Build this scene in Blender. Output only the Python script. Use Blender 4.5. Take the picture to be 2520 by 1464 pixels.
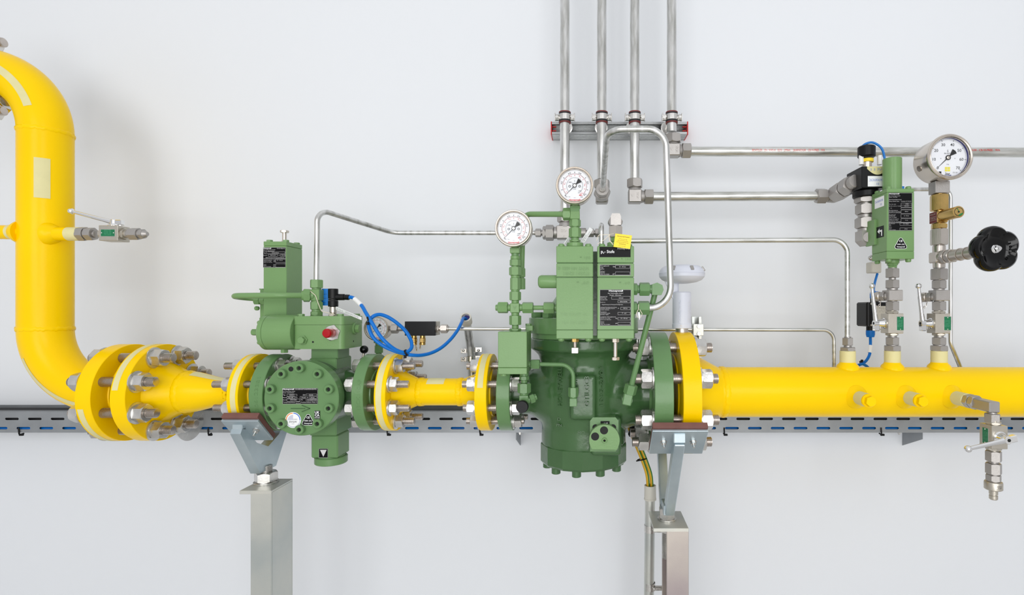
import bpy, bmesh, math, random
from mathutils import Vector as V, Matrix
random.seed(7)
for o in list(bpy.data.objects): bpy.data.objects.remove(o)
S = bpy.context.scene
COL = S.collection
PI = math.pi
# ---------------- camera ----------------
CX, CY, F, D0, CZ = 1450.0, 766.0, 1320.0, 1.452, 1.35   # principal point, focal length in pixels, distance to pipe plane, eye height
cam = bpy.data.cameras.new('camera'); co = bpy.data.objects.new('camera', cam); COL.objects.link(co)
co.location = (0, -D0, CZ); co.rotation_euler = (PI/2, 0, 0)
cam.sensor_width = 36; cam.lens = F/2520*36
cam.shift_x = (1260-CX)/2520; cam.shift_y = (CY-732)/2520
cam.clip_start = 0.05
S.camera = co
# ---------------- world and lights ----------------
S.view_settings.view_transform = 'Standard'; S.view_settings.look = 'None'
S.view_settings.gamma = 1; S.view_settings.exposure = -0.06
S.view_settings.use_curve_mapping = False
W = bpy.data.worlds.new('world'); S.world = W; W.use_nodes = True
nt = W.node_tree; nt.nodes.clear()
tc = nt.nodes.new('ShaderNodeTexCoord'); sp = nt.nodes.new('ShaderNodeSeparateXYZ')
rp = nt.nodes.new('ShaderNodeValToRGB'); mr = nt.nodes.new('ShaderNodeMapRange')
mr.inputs[1].default_value = -1; mr.inputs[2].default_value = 1
bg = nt.nodes.new('ShaderNodeBackground'); wo = nt.nodes.new('ShaderNodeOutputWorld')
nt.links.new(tc.outputs['Generated'], sp.inputs[0]); nt.links.new(sp.outputs[2], mr.inputs[0])
nt.links.new(mr.outputs[0], rp.inputs[0]); nt.links.new(rp.outputs[0], bg.inputs[0]); nt.links.new(bg.outputs[0], wo.inputs[0])
e = rp.color_ramp.elements
e[0].position = 0.0; e[0].color = (1.25, 1.24, 1.22, 1)
e[1].position = 1.0; e[1].color = (.96, .98, 1.0, 1)
for p, c in ((.36, (1.05, 1.04, 1.03)), (.47, (.74, .74, .75)), (.54, (.74, .74, .76)), (.66, (.82, .83, .86))):
    k = e.new(p); k.color = (*c, 1)
bg.inputs[1].default_value = .80
def area(name, loc, target, sx, sy, power, col=(1, 1, 1)):
    l = bpy.data.lights.new(name, 'AREA'); l.shape = 'RECTANGLE'; l.size = sx; l.size_y = sy
    l.energy = power; l.color = col
    o = bpy.data.objects.new(name, l); COL.objects.link(o); o.location = loc
    o.rotation_euler = (V(target)-V(loc)).to_track_quat('-Z', 'Y').to_euler()
    return o
area('softbox_left', (-1.35, -4.1, 2.2), (-.6, .3, .95), 1.6, 1.6, 36, (1, .995, .985))
area('softbox_right', (1.35, -4.1, 2.2), (.6, .3, .95), 1.6, 1.6, 36, (.985, .99, 1))
area('added_fill_low', (0, -4.2, .85), (0, .3, 1.15), 2.2, 1.1, 38, (1, 1, 1))  # unseen fill lamp, added to brighten the wall behind and below the pipes
area('ceiling_panel', (0, -1.9, 3.9), (0, -.6, .6), 5.5, 2.2, 5, (1, 1, 1))

# ---------------- projection helpers: photo pixel + depth behind the pipe plane -> metres ----------------
def P(px, py, y=0.0):
    d = D0+y
    return V(((px-CX)/F*d, y, CZ-(py-CY)/F*d))
def U(n, y=0.0): return n*(D0+y)/F
def X0(px): return (px-CX)*.0011
ZA = CZ-(964-CY)*.0011          # height of the main pipe axis

# ---------------- materials ----------------
def s2l(c):
    return tuple(((v/255)/12.92 if v/255 <= .04045 else ((v/255+.055)/1.055)**2.4) for v in c)
MATS = {}
def mat(name, rgb, rough=.5, metal=0.0, bump=0.0, bscale=60, var=0.0, vscale=8, coat=0.0, rvar=0.0, stretch=None, col2=None, spec=.5):
    m = bpy.data.materials.new(name); m.use_nodes = True; n = m.node_tree; b = n.nodes['Principled BSDF']
    c = (*s2l(rgb), 1)
    b.inputs['Base Color'].default_value = c; b.inputs['Roughness'].default_value = rough
    b.inputs['Metallic'].default_value = metal; b.inputs['Coat Weight'].default_value = coat
    b.inputs['Coat Roughness'].default_value = .12; b.inputs['Specular IOR Level'].default_value = spec
    t = n.nodes.new('ShaderNodeTexCoord'); mp = n.nodes.new('ShaderNodeMapping')
    n.links.new(t.outputs['Object'], mp.inputs[0])
    if stretch: mp.inputs['Scale'].default_value = stretch
    if var or rvar:
        nz = n.nodes.new('ShaderNodeTexNoise'); nz.inputs['Scale'].default_value = vscale; nz.inputs['Detail'].default_value = 5
        n.links.new(mp.outputs[0], nz.inputs['Vector'])
        if var:
            r = n.nodes.new('ShaderNodeValToRGB'); r.color_ramp.elements[0].position = .3; r.color_ramp.elements[1].position = .7
            c2 = (*s2l(col2), 1) if col2 else (*[v*(1-var) for v in c[:3]], 1)
            r.color_ramp.elements[0].color = c2; r.color_ramp.elements[1].color = c
            n.links.new(nz.outputs[0], r.inputs[0]); n.links.new(r.outputs[0], b.inputs['Base Color'])
        if rvar:
            q = n.nodes.new('ShaderNodeMapRange'); q.inputs[3].default_value = max(0, rough-rvar); q.inputs[4].default_value = rough+rvar
            n.links.new(nz.outputs[0], q.inputs[0]); n.links.new(q.outputs[0], b.inputs['Roughness'])
    if bump:
        nb = n.nodes.new('ShaderNodeTexNoise'); nb.inputs['Scale'].default_value = bscale; nb.inputs['Detail'].default_value = 3
        n.links.new(t.outputs['Object'], nb.inputs['Vector'])
        bp = n.nodes.new('ShaderNodeBump'); bp.inputs['Strength'].default_value = bump; bp.inputs['Distance'].default_value = .001
        n.links.new(nb.outputs[0], bp.inputs['Height']); n.links.new(bp.outputs[0], b.inputs['Normal'])
    MATS[name] = m
    return m
YEL = mat('yellow_paint', (252, 209, 0), .27, 0, .25, 220, .05, 6, .0, col2=(250, 203, 0), spec=.13)
TAPE = mat('cream_masking_tape', (222, 214, 158), .6, 0, .3, 300, .06, 30)
GRN = mat('light_green_paint', (116, 152, 98), .30, 0, .22, 260, .06, 9, .0, spec=.35)
GRD = mat('green_paint_shaded', (64, 98, 58), .22, 0, .45, 90, .10, 12, .2, spec=.4)  # darkened copy of the green: shade on the castings put into the colour
GRM = mat('green_paint_half_shaded', (101, 138, 89), .26, 0, .2, 200, .06, 9, .1, spec=.35)  # slightly darkened green for flanges and cover, their shade mixed into the colour
ZINC = mat('zinc_plated_steel', (222, 220, 216), .26, .92, .15, 200, .25, 25, 0, .10)
THR = mat('threaded_steel', (205, 196, 188), .28, .95, 0, 60, .2, 40)
STT = mat('steel_tube', (228, 228, 227), .30, .9, .06, 120, .16, 5, 0, .10, (14, 14, 2.5), (176, 176, 170))
STH = mat('steel_tube_horizontal', (228, 228, 225), .30, .9, .06, 120, .16, 5, 0, .10, (2.5, 14, 14), (176, 176, 168))
FIT = mat('grey_steel_fitting', (178, 174, 170), .44, .88, .25, 350, .12, 20)
FIS = mat('bright_steel_fitting', (205, 198, 190), .34, .9, .2, 350, .12, 20)
NIK = mat('nickel_plated_valve', (196, 190, 178), .38, .85, .2, 400, .12, 20)
CHR = mat('polished_chrome', (235, 235, 235), .10, 1, 0)
SSB = mat('stainless_gauge_case', (214, 205, 194), .24, .95, .05, 300, .12, 14, 0, .08)
BRS = mat('brass', (214, 180, 112), .27, .95, .12, 300, .25, 30)
GLV = mat('galvanized_tray', (158, 162, 166), .48, .6, .1, 300, .18, 12)
GLP = mat('yellow_zinc_plated_post', (216, 214, 204), .40, .75, .12, 260, .35, 5, 0, .1, None, (184, 190, 188))
GLR = mat('iridescent_zinc_post', (208, 200, 188), .36, .8, .12, 300, .4, 6, 0, .1, None, (184, 172, 172))
GLB = mat('blue_zinc_plate', (196, 208, 212), .34, .75, .1, 300, .3, 7, 0, .1, None, (160, 176, 184))
RAILM = mat('rail_steel', (176, 178, 178), .28, .9, .05, 200, .2, 10, 0, .08, (2, 20, 20))
BLK = mat('black_plastic', (16, 16, 18), .38, 0, .1, 300, spec=.25)
BLG = mat('glossy_black', (4, 4, 5), .12, 0, 0, spec=.3)
RUB = mat('black_rubber', (34, 32, 34), .6)
RED = mat('red_plastic', (205, 40, 34), .35, 0, .05)
RBR = mat('dark_red_rubber', (112, 36, 34), .6)
BTN = mat('red_button', (165, 8, 22), .22, 0, 0, spec=.35)
BLU = mat('blue_cable_sheath', (0, 110, 200), .33, 0, 0, spec=.3)
BLT = mat('blue_plastic', (0, 116, 200), .45)
WHP = mat('white_plastic', (212, 215, 226), .35)
WHT = mat('white_sleeve', (240, 240, 238), .5)
CRM = mat('cream_plastic', (205, 201, 190), .5)
PHN = mat('phenolic_pad', (122, 80, 72), .6, 0, .3, 200, .22, 30, 0, 0, (1, 1, 1))
DIAL = mat('dial_white', (238, 240, 244), .5)
INK = mat('dial_black', (14, 14, 16), .5)
INR = mat('dial_red', (215, 52, 44), .5)
INB = mat('dial_blue', (36, 36, 110), .4)
INY = mat('dial_yellow', (236, 224, 70), .5)
LBK = mat('label_black', (9, 9, 11), .3, spec=.15)
LGY = mat('label_grey_print', (205, 204, 204), .5)
LWH = mat('label_white', (240, 241, 242), .45)
LGR = mat('label_green', (10, 112, 70), .35, 0, .2, 300)
LOR = mat('print_orange', (240, 140, 40), .5)
LBL = mat('print_blue', (30, 105, 200), .5)
PEN = mat('pen_blue', (120, 140, 205), .6)
TGY = mat('tag_yellow', (250, 218, 40), .45)
TGP = mat('tag_print_brown', (120, 96, 20), .6)
STR = mat('string_cream', (225, 215, 195), .8)
CYG = mat('cable_yellow', (206, 160, 8), .4)
CGR = mat('cable_green', (30, 120, 50), .4)
HOLE = mat('dark_bore', (12, 16, 11), .7)
FLOOR = mat('concrete_floor', (205, 203, 200), .6, 0, .2, 40, .12, 3)
WALLM = mat('painted_wall', (227, 230, 234), .75, 0, .10, 160, .012, 1.5)
def glass_mat():
    m = bpy.data.materials.new('gauge_glass'); m.use_nodes = True; n = m.node_tree; n.nodes.clear()
    o = n.nodes.new('ShaderNodeOutputMaterial'); mx = n.nodes.new('ShaderNodeMixShader'); t = n.nodes.new('ShaderNodeBsdfTransparent')
    g = n.nodes.new('ShaderNodeBsdfGlossy'); g.inputs['Roughness'].default_value = .03
    f = n.nodes.new('ShaderNodeFresnel'); f.inputs[0].default_value = 1.25
    n.links.new(f.outputs[0], mx.inputs[0]); n.links.new(t.outputs[0], mx.inputs[1]); n.links.new(g.outputs[0], mx.inputs[2]); n.links.new(mx.outputs[0], o.inputs[0])
    return m
GLS = glass_mat()

# ---------------- mesh builder ----------------
def frame(d):
    d = V(d).normalized()
    a = V((0, 0, 1)) if abs(d.z) < .9 else V((0, 1, 0))
    u = a.cross(d).normalized(); v = d.cross(u)
    return d, u, v
class MB:
    def __init__(s): s.v = []; s.f = []; s.m = []; s.c = 0
    def add(s, vs, fs, m=None):
        b = len(s.v); s.v += [V(x) for x in vs]
        s.f += [[i+b for i in f] for f in fs]; s.m += [s.c if m is None else m]*len(fs)
        return s
    def box(s, a, b, ch=.0008, m=None):
        a = V(a); b = V(b); c = (a+b)/2; h = V([abs(x) for x in (b-a)/2])
        return s.obox(c, h, ch, None, m)
    def obox(s, c, h, ch=.0008, R=None, m=None):
        c = V(c); ch = min(ch, min(h)*.45); vs = []; ids = {}
        for sx in (-1, 1):
            for sy in (-1, 1):
                for sz in (-1, 1):
                    for k in range(3):
                        q = [h[0], h[1], h[2]]
                        for j in range(3):
                            if j != k: q[j] -= ch
                        ids[(sx, sy, sz, k)] = len(vs)
                        p = V((q[0]*sx, q[1]*sy, q[2]*sz))
                        if R is not None: p = R @ p
                        vs.append(c+p)
        fs = []
        I = lambda a, b, c_, k: ids[(a, b, c_, k)]
        for t in (-1, 1):
            o = [(-1, -1), (1, -1), (1, 1), (-1, 1)]
            fs.append([I(t, a, b, 0) for a, b in (o if t > 0 else o[::-1])])
            fs.append([I(a, t, b, 1) for a, b in (o[::-1] if t > 0 else o)])
            fs.append([I(a, b, t, 2) for a, b in (o if t > 0 else o[::-1])])
        for a in (-1, 1):
            for b in (-1, 1):
                f = [I(a, b, -1, 0), I(a, b, 1, 0), I(a, b, 1, 1), I(a, b, -1, 1)]; fs.append(f if a*b < 0 else f[::-1])
                f = [I(a, -1, b, 0), I(a, 1, b, 0), I(a, 1, b, 2), I(a, -1, b, 2)]; fs.append(f if a*b > 0 else f[::-1])
                f = [I(-1, a, b, 1), I(1, a, b, 1), I(1, a, b, 2), I(-1, a, b, 2)]; fs.append(f if a*b < 0 else f[::-1])
                for c_ in (-1, 1):
                    f = [I(a, b, c_, 0), I(a, b, c_, 1), I(a, b, c_, 2)]; fs.append(f if a*b*c_ > 0 else f[::-1])
        return s.add(vs, fs, m)
    def lathe(s, p, d, prof, n=32, m=None, rot=0.0, closed=False):
        p = V(p); d, u, v = frame(d); vs = []; rings = []
        for t, r in prof:
            if r <= 1e-7: rings.append([len(vs)]); vs.append(p+d*t)
            else:
                rings.append(list(range(len(vs), len(vs)+n)))
                for i in range(n):
                    a = 2*PI*i/n+rot; vs.append(p+d*t+(u*math.cos(a)+v*math.sin(a))*r)
        fs = []
        def bridge(A, B):
            if len(A) == 1 and len(B) == 1: return
            if len(A) == 1: fs.extend([[A[0], B[(i+1) % n], B[i]] for i in range(n)])
            elif len(B) == 1: fs.extend([[A[i], A[(i+1) % n], B[0]] for i in range(n)])
            else: fs.extend([[A[i], A[(i+1) % n], B[(i+1) % n], B[i]] for i in range(n)])
        for A, B in zip(rings, rings[1:]): bridge(A, B)
        if closed: bridge(rings[-1], rings[0])
        else:
            if len(rings[0]) > 1: fs.append(rings[0][::-1])
            if len(rings[-1]) > 1: fs.append(rings[-1])
        return s.add(vs, fs, m)
    def cyl(s, p, q, r, r2=None, n=28, ch=0.0, m=None):
        p = V(p); q = V(q); L = (q-p).length; r2 = r if r2 is None else r2
        if ch: pr = [(0, r-ch), (ch, r), (L-ch, r2), (L, r2-ch)]
        else: pr = [(0, r), (L, r2)]
        return s.lathe(p, q-p, pr, n, m)
    def hex(s, p, d, L, r, rot=0.0, m=None, ends=3):
        p = V(p); d, u, v = frame(d); a = r*math.cos(PI/6); n = 24; vs = []
        def R(i):
            ph = ((2*PI*i/n) % (PI/3))-PI/6
            return a/math.cos(ph)
        ring = []
        for k in range(4):
            for i in range(n):
                rr = R(i); dz = (rr-a)*.75+1e-5
                if k == 0: t = 0; q = a if ends & 1 else rr
                elif k == 1: t = dz if ends & 1 else 1e-5; q = rr
                elif k == 2: t = L-(dz if ends & 2 else 1e-5); q = rr
                else: t = L; q = a if ends & 2 else rr
                an = 2*PI*i/n+rot
                vs.append(p+d*t+(u*math.cos(an)+v*math.sin(an))*q)
        fs = [list(range(n))[::-1], list(range(3*n, 4*n))]
        for k in range(3):
            for i in range(n):
                j = (i+1) % n; fs.append([k*n+i, k*n+j, (k+1)*n+j, (k+1)*n+i])
        return s.add(vs, fs, m)
    def tube(s, pts, r, bend=None, n=16, m=None, seg=9, loop=False, cap=True):
        pts = [V(p) for p in pts]
        if bend and len(pts) > 2:
            out = [pts[0]]
            for i in range(1, len(pts)-1):
                b = bend[i-1] if isinstance(bend, (list, tuple)) else bend
                p0, p1, p2 = pts[i-1], pts[i], pts[i+1]
                a = (p0-p1).normalized(); c = (p2-p1).normalized(); ang = a.angle(c)
                if ang > PI-.01 or b <= 0: out.append(p1); continue
                t = b/math.tan(ang/2); t = min(t, (p0-p1).length*.99, (p2-p1).length*.99); b2 = t*math.tan(ang/2)
                cen = p1+(a+c).normalized()*(b2/math.sin(ang/2)); s0 = p1+a*t-cen; s1 = p1+c*t-cen
                ax = s0.cross(s1).normalized(); tot = s0.angle(s1)
                k = max(3, int(seg*tot/(PI/2))+1)
                for j in range(k+1): out.append(cen+Matrix.Rotation(tot*j/k, 3, ax) @ s0)
            out.append(pts[-1]); pts = out
        q = [pts[0]]
        for p in pts[1:]:
            if (p-q[-1]).length > 1e-6: q.append(p)
        pts = q; N = len(pts); T = []
        for i in range(N):
            a = pts[i]-pts[i-1] if i else pts[1]-pts[0]; b = pts[i+1]-pts[i] if i < N-1 else pts[-1]-pts[-2]
            T.append((a.normalized()+b.normalized()).normalized())
        _, u, _ = frame(T[0]); vs = []
        rr = r if callable(r) else (lambda t: r)
        for i in range(N):
            if i:
                ax = T[i-1].cross(T[i])
                if ax.length > 1e-8: u = Matrix.Rotation(T[i-1].angle(T[i]), 3, ax.normalized()) @ u
            u = (u-T[i]*u.dot(T[i])).normalized(); w = T[i].cross(u); q = rr(i/(N-1))
            for k in range(n):
                a = 2*PI*k/n; vs.append(pts[i]+(u*math.cos(a)+w*math.sin(a))*q)
        fs = [[i*n+k, i*n+(k+1) % n, (i+1)*n+(k+1) % n, (i+1)*n+k] for i in range(N-1) for k in range(n)]
        if cap: fs.append(list(range(n))[::-1]); fs.append(list(range((N-1)*n, N*n)))
        return s.add(vs, fs, m)
    def spline(s, pts, r, n=12, k=8, m=None):
        return s.tube(catmull(pts, k), r, None, n, m)
    def sphere(s, c, r, n=20, k=12, m=None, sc=(1, 1, 1)):
        pr = [(-r*math.cos(PI*i/k), r*math.sin(PI*i/k) if 0 < i < k else 0) for i in range(k+1)]
        b = len(s.v); s.lathe(V((0, 0, 0)), (0, 0, 1), pr, n, m)
        for i in range(b, len(s.v)):
            v = s.v[i]; s.v[i] = V((v.x*sc[0], v.y*sc[1], v.z*sc[2]))+V(c)
        return s
    def prism(s, poly, o, u, v, dvec, m=None):
        o = V(o); u = V(u); v = V(v); d = V(dvec); n = len(poly)
        A = [o+u*a+v*b for a, b in poly]; B = [p+d for p in A]
        ar = sum(poly[i][0]*poly[(i+1) % n][1]-poly[(i+1) % n][0]*poly[i][1] for i in range(n))
        flip = (u.cross(v).dot(d) > 0) == (ar > 0)
        f0 = list(range(n)); f1 = list(range(n, 2*n)); sd = [[i, (i+1) % n, n+(i+1) % n, n+i] for i in range(n)]
        fs = [f0[::-1], f1]+sd if flip else [f0, f1[::-1]]+[q[::-1] for q in sd]
        return s.add(A+B, fs, m)
    def thread(s, p, d, L, r, pitch=.0022, m=None, n=18):
        k = max(2, int(L/pitch)); pr = [(0, r*.8)]
        for i in range(k):
            t = L*(i+.0)/k; pr += [(t+L/k*.2, r), (t+L/k*.42, r), (t+L/k*.72, r*.84), (t+L/k*.96, r*.84)]
        pr.append((L, r*.8))
        return s.lathe(p, d, pr, n, m)
    def text(s, t, o, h, u=(1, 0, 0), v=(0, 0, 1), al='L', fit=None, depth=0.0, bold=0.0, m=None):
        vs, fs, x0, x1 = tmesh(t, bold, depth > 0)
        sc = h/.70; sx = sc
        if fit: sx = fit/max(1e-6, x1-x0)
        off = {'L': x0, 'C': (x0+x1)/2, 'R': x1}[al]
        u = V(u); v = V(v); n = u.cross(v); o = V(o)
        return s.add([o+u*(a-off)*sx+v*b*sc+n*(c*depth/.1 if depth else 0) for a, b, c in vs], fs, m)
    def xf(s, M, start=0):
        for i in range(start, len(s.v)): s.v[i] = M @ s.v[i]
        return s
_T = {}
def tmesh(t, bold, ext):
    k = (t, bold, ext)
    if k in _T: return _T[k]
    cu = bpy.data.curves.new('t', 'FONT'); cu.body = t; cu.offset = bold; cu.resolution_u = 2; cu.extrude = .1 if ext else 0
    ob = bpy.data.objects.new('t', cu); COL.objects.link(ob); bpy.context.view_layer.update()
    me = bpy.data.meshes.new_from_object(ob.evaluated_get(bpy.context.evaluated_depsgraph_get()))
    vs = [tuple(x.co) for x in me.vertices]; fs = [list(p.vertices) for p in me.polygons]
    bpy.data.objects.remove(ob); bpy.data.curves.remove(cu); bpy.data.meshes.remove(me)
    xs = [a[0] for a in vs] or [0, 1]
    _T[k] = (vs, fs, min(xs), max(xs)); return _T[k]
def catmull(pts, k=8):
    pts = [V(p) for p in pts]; q = [pts[0]*2-pts[1]]+pts+[pts[-1]*2-pts[-2]]; out = []
    for i in range(1, len(q)-2):
        a, b, c, d = q[i-1:i+3]
        for j in range(k):
            t = j/k; out.append(.5*((2*b)+(c-a)*t+(2*a-5*b+4*c-d)*t*t+(3*b-a-3*c+d)*t**3))
    out.append(pts[-1]); return out

# ---------------- scene objects ----------------
WO = {}
def tagp(o, label=None, cat=None, group=None, kind=None):
    if label: o['label'] = label
    if cat: o['category'] = cat
    if group: o['group'] = group
    if kind: o['kind'] = kind
    return o
def thing(name, label, cat, loc, group=None):
    o = bpy.data.objects.new(name, None); o.empty_display_size = .02; COL.objects.link(o); o.location = loc; WO[o.name] = V(loc)
    return tagp(o, label, cat, group)
def mesh_of(mb, mats, name, org, ang=32):
    me = bpy.data.meshes.new(name); me.from_pydata([tuple(v-org) for v in mb.v], [], mb.f)
    for m in (mats if isinstance(mats, (list, tuple)) else [mats]): me.materials.append(m)
    me.polygons.foreach_set('material_index', mb.m)
    bm = bmesh.new(); bm.from_mesh(me); bmesh.ops.recalc_face_normals(bm, faces=bm.faces); bm.to_mesh(me); bm.free()
    me.polygons.foreach_set('use_smooth', [True]*len(me.polygons)); me.set_sharp_from_angle(angle=math.radians(ang)); me.update()
    return me
def mk(name, mb, mats, parent=None, label=None, cat=None, group=None, kind=None, ang=32):
    lo = V([min(v[i] for v in mb.v) for i in range(3)]); hi = V([max(v[i] for v in mb.v) for i in range(3)])
    org = (lo+hi)/2
    o = bpy.data.objects.new(name, mesh_of(mb, mats, name, org, ang)); COL.objects.link(o); WO[o.name] = org
    if parent: o.parent = parent; o.location = org-WO[parent.name]
    else: o.location = org
    return tagp(o, label, cat, group, kind)
_C = {}
def inst(name, key, build, mats, loc, parent, R=None):
    if key not in _C:
        mb = MB(); build(mb); _C[key] = mesh_of(mb, mats, name, V((0, 0, 0)))
    o = bpy.data.objects.new(name, _C[key]); COL.objects.link(o); WO[o.name] = V(loc)
    o.parent = parent; o.location = V(loc)-WO[parent.name]
    if R is not None: o.rotation_euler = R.to_euler()
    return o
def stack(th, p, d, items, s=.0011, mt=FIT, rot=0.0, part=None):
    """run of hexes ('n'), cylinders ('c'), cones ('k'), threads ('t') and boxes ('b') along d; sizes in s metres"""
    p = V(p); d = V(d).normalized()
    for it in items:
        k, L, r = it[0], it[1]*s, it[2]*s; x = it[3] if len(it) > 3 else None; m_ = it[4] if len(it) > 4 else mt
        mb = MB(); nm = 'fitting_body'
        if k == 'n': mb.hex(p, d, L, r, rot); nm = 'nut'
        elif k == 'c': mb.cyl(p, p+d*L, r, n=24, ch=min(L, r)*.12)
        elif k == 'k': mb.lathe(p, d, [(0, r), (L, x*s)], 24)
        elif k == 't': mb.thread(p, d, L, r); nm = 'threaded_end'
        elif k == 'b':
            _, u, v = frame(d); R = Matrix((u, v, d)).transposed()
            mb.obox(p+d*L/2, (r, (x or it[2])*s, L/2), .0012, R)
        elif k == 's': p = p+d*L; continue
        mk(part or nm, mb, m_, th); p = p+d*L
    return p
def plate(parent, name, c, w, h, rows=(), frames=(), u=(1, 0, 0), v=(0, 0, 1), base=LBK, ink=LGY, th=.0006, border=True, extra=None, label=None, ink2=LWH):
    u = V(u); v = V(v); n = u.cross(v); c = V(c); mb = MB()
    R = Matrix((u, v, n)).transposed(); mb.obox(c+n*th/2, (w/2, h/2, th/2), .0002, R, 0)
    o = c+n*(th+.00012)-u*w/2+v*h/2
    at = lambda a, b: o+u*w*a-v*h*b
    def line(a0, b0, a1, b1, t=.00035, m=1):
        p = [at(a0, b0), at(a1, b0), at(a1, b1), at(a0, b1)]
        for q in range(4):
            A, B = p[q], p[(q+1) % 4]; dd = (B-A)
            if dd.length < 1e-6: continue
            wv = n.cross(dd.normalized())*t
            mb.add([A, B, B+wv, A+wv], [[0, 1, 2, 3]], m)
    if border: line(.008, .008, .992, .992, .0004)
    for f in frames: line(*f[:4])
    for r in rows:
        a, b, hh, t = r[:4]; al = r[4] if len(r) > 4 else 'L'; fit = r[5]*w if len(r) > 5 and r[5] else None; bd = r[6] if len(r) > 6 else 0; m = r[7] if len(r) > 7 else 1
        mb.text(t, at(a, b)+n*.00005, hh*h, u, v, al, fit, 0, bd, m)
    if extra: extra(mb, at, n)
    return mk(name, mb, [base, ink, ink2], parent, label=label)
def band(mb, x0, x1, c, R, a0, a1, n=40, m=None, t=.0006):
    """strip lying on a cylinder along X; angle 0 faces the camera, 90 is up"""
    vs = []; 
    for i in range(n+1):
        a = math.radians(a0+(a1-a0)*i/n); cc, ss = math.cos(a), math.sin(a)
        for x, r in ((x0, R), (x0, R+t), (x1, R+t), (x1, R)): vs.append((x, c[1]-r*cc, c[2]+r*ss))
    fs = []
    for i in range(n):
        for k in range(3): fs.append([i*4+k, i*4+k+1, i*4+k+5, i*4+k+4])
    fs += [[0, 1, 2, 3], [n*4+3, n*4+2, n*4+1, n*4]]
    if a1 < a0: fs = [f[::-1] for f in fs]
    return mb.add(vs, [f[::-1] for f in fs], m)
def stud(parent, c, x0, x1, r, nutr, nutL, nuts, wash=True, rot=0.3):
    """threaded rod along X through a flange pair, nuts at the given x ranges"""
    L = x1-x0
    o = inst('stud_bolt', ('st', round(L, 4), r), lambda b: b.thread((-L/2, 0, 0), (1, 0, 0), L, r, .0034), THR, ((x0+x1)/2, c[0], c[1]), parent)
    for x, sgn in nuts:
        Rx = Matrix.Rotation(rot, 3, 'X')
        inst('nut', ('nt', nutr, nutL), lambda b: b.hex((-nutL/2, 0, 0), (1, 0, 0), nutL, nutr), ZINC, (x+sgn*(nutL/2+.004), c[0], c[1]), o, Rx)
        if wash: inst('washer', ('ws', nutr), lambda b: b.lathe((-.002, 0, 0), (1, 0, 0), [(0, nutr*1.12), (.0004, nutr*1.16), (.0036, nutr*1.16), (.004, nutr*1.12)], 32), ZINC, (x+sgn*.002, c[0], c[1]), o)
def studs(parent, x0, x1, R, r, nutr, nutL, nl, nr, zc=ZA, skip=()):
    for k in range(8):
        if k in skip: continue
        a = math.radians(22.5+45*k); c = (-R*math.cos(a), zc+R*math.sin(a))
        j = (k*37 % 11-5)*.0004
        stud(parent, c, x0+j, x1+j, r, nutr, nutL, [(nl, -1), (nr, 1)], rot=.2+k*.63)
def flange_prof(w, R, rh, hubL, rp, face=.003):
    """lathe profile of a weld-neck flange: raised face at 0, hub to the right"""
    return [(0, R*.30), (0, R*.62), (face, R*.63), (face, R-.0012), (face+.0012, R), (w-.0012, R), (w, R-.0012), (w, rh+.004), (w+.004, rh), (w+hubL, rp), (w+hubL+.001, rp-.004)]
def weld(parent, c, d, r, w=.006, mt=YEL):
    mb = MB(); c = V(c); d, u, v = frame(d); n = 72; vs = []; K = 6
    for i in range(n):
        a = 2*PI*i/n; jj = .0012*math.sin(i*2.7)+.0009*math.sin(i*1.3)
        for k in range(K+1):
            t = -1+2*k/K; h = .0024*math.sqrt(max(0, 1-t*t))*(1+.25*math.sin(i*4.1))
            vs.append(c+d*(t*w+jj)+(u*math.cos(a)+v*math.sin(a))*(r-.0004+h))
    fs = [[i*(K+1)+k, ((i+1) % n)*(K+1)+k, ((i+1) % n)*(K+1)+k+1, i*(K+1)+k+1] for i in range(n) for k in range(K)]
    mb.add(vs, fs); return mk('weld_seam', mb, mt, parent, ang=60)
# ================= the room =================
mb = MB(); mb.box((-4.5, .362, 0), (4.5, .50, 4.2), 0); mk('wall_back', mb, WALLM, kind='structure')
mb = MB(); mb.box((-4.5, -4.0, -.1), (4.5, .362, 0), 0); mk('floor', mb, FLOOR, kind='structure')

# ================= cable tray with slots, cables and ties =================
YF, YB = .24, .350
ZT, ZB = P(0, 1012, YF).z, P(0, 1064.5, YF).z
tx0, tx1 = -2.15, 1.75
tray = thing('cable_tray', 'long galvanized slotted cable tray running along the white wall behind the pipes', 'cable tray', (0, .3, ZB))
def slotted(mb, zlo, zhi, xc, pitch=.0721, L=.0435, y0=YF, th=.0015):
    xs = []; x = xc
    while x > tx0+.05: x -= pitch
    x += pitch
    while x < tx1-.03: xs.append(x); x += pitch
    h = (zhi-zlo)/2; zc = (zhi+zlo)/2
    def arc(cx, sgn):
        return [(cx+sgn*h*math.cos(a), zc+h*math.sin(a)) for a in [PI/2-PI*i/8 for i in range(9)]]
    edges = [None]+xs+[None]
    for a, b in zip(edges, edges[1:]):
        # left border is the right end of slot a, right border the left end of slot b
        left = [(tx0, zhi), (tx0, zlo)] if a is None else arc(a+L/2-h, 1)
        right = [(tx1, zhi), (tx1, zlo)] if b is None else arc(b-L/2+h, -1)
        poly = left+right[::-1]
        mb.prism(poly, (0, y0, 0), (1, 0, 0), (0, 0, 1), (0, th, 0))
mb = MB()
zu, zl = P(0, 1030.7, YF).z, P(0, 1053.5, YF).z; hs = .0039
mb.box((tx0, YF, zu+hs), (tx1, YF+.0015, ZT), 0)
slotted(mb, zu-hs, zu+hs, (1041.6-CX)/F*(D0+YF))
mb.box((tx0, YF, zl+hs), (tx1, YF+.0015, zu-hs), 0)
slotted(mb, zl-hs, zl+hs, (1070-CX)/F*(D0+YF))
mb.box((tx0, YF, ZB), (tx1, YF+.0015, zl-hs), 0)
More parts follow.
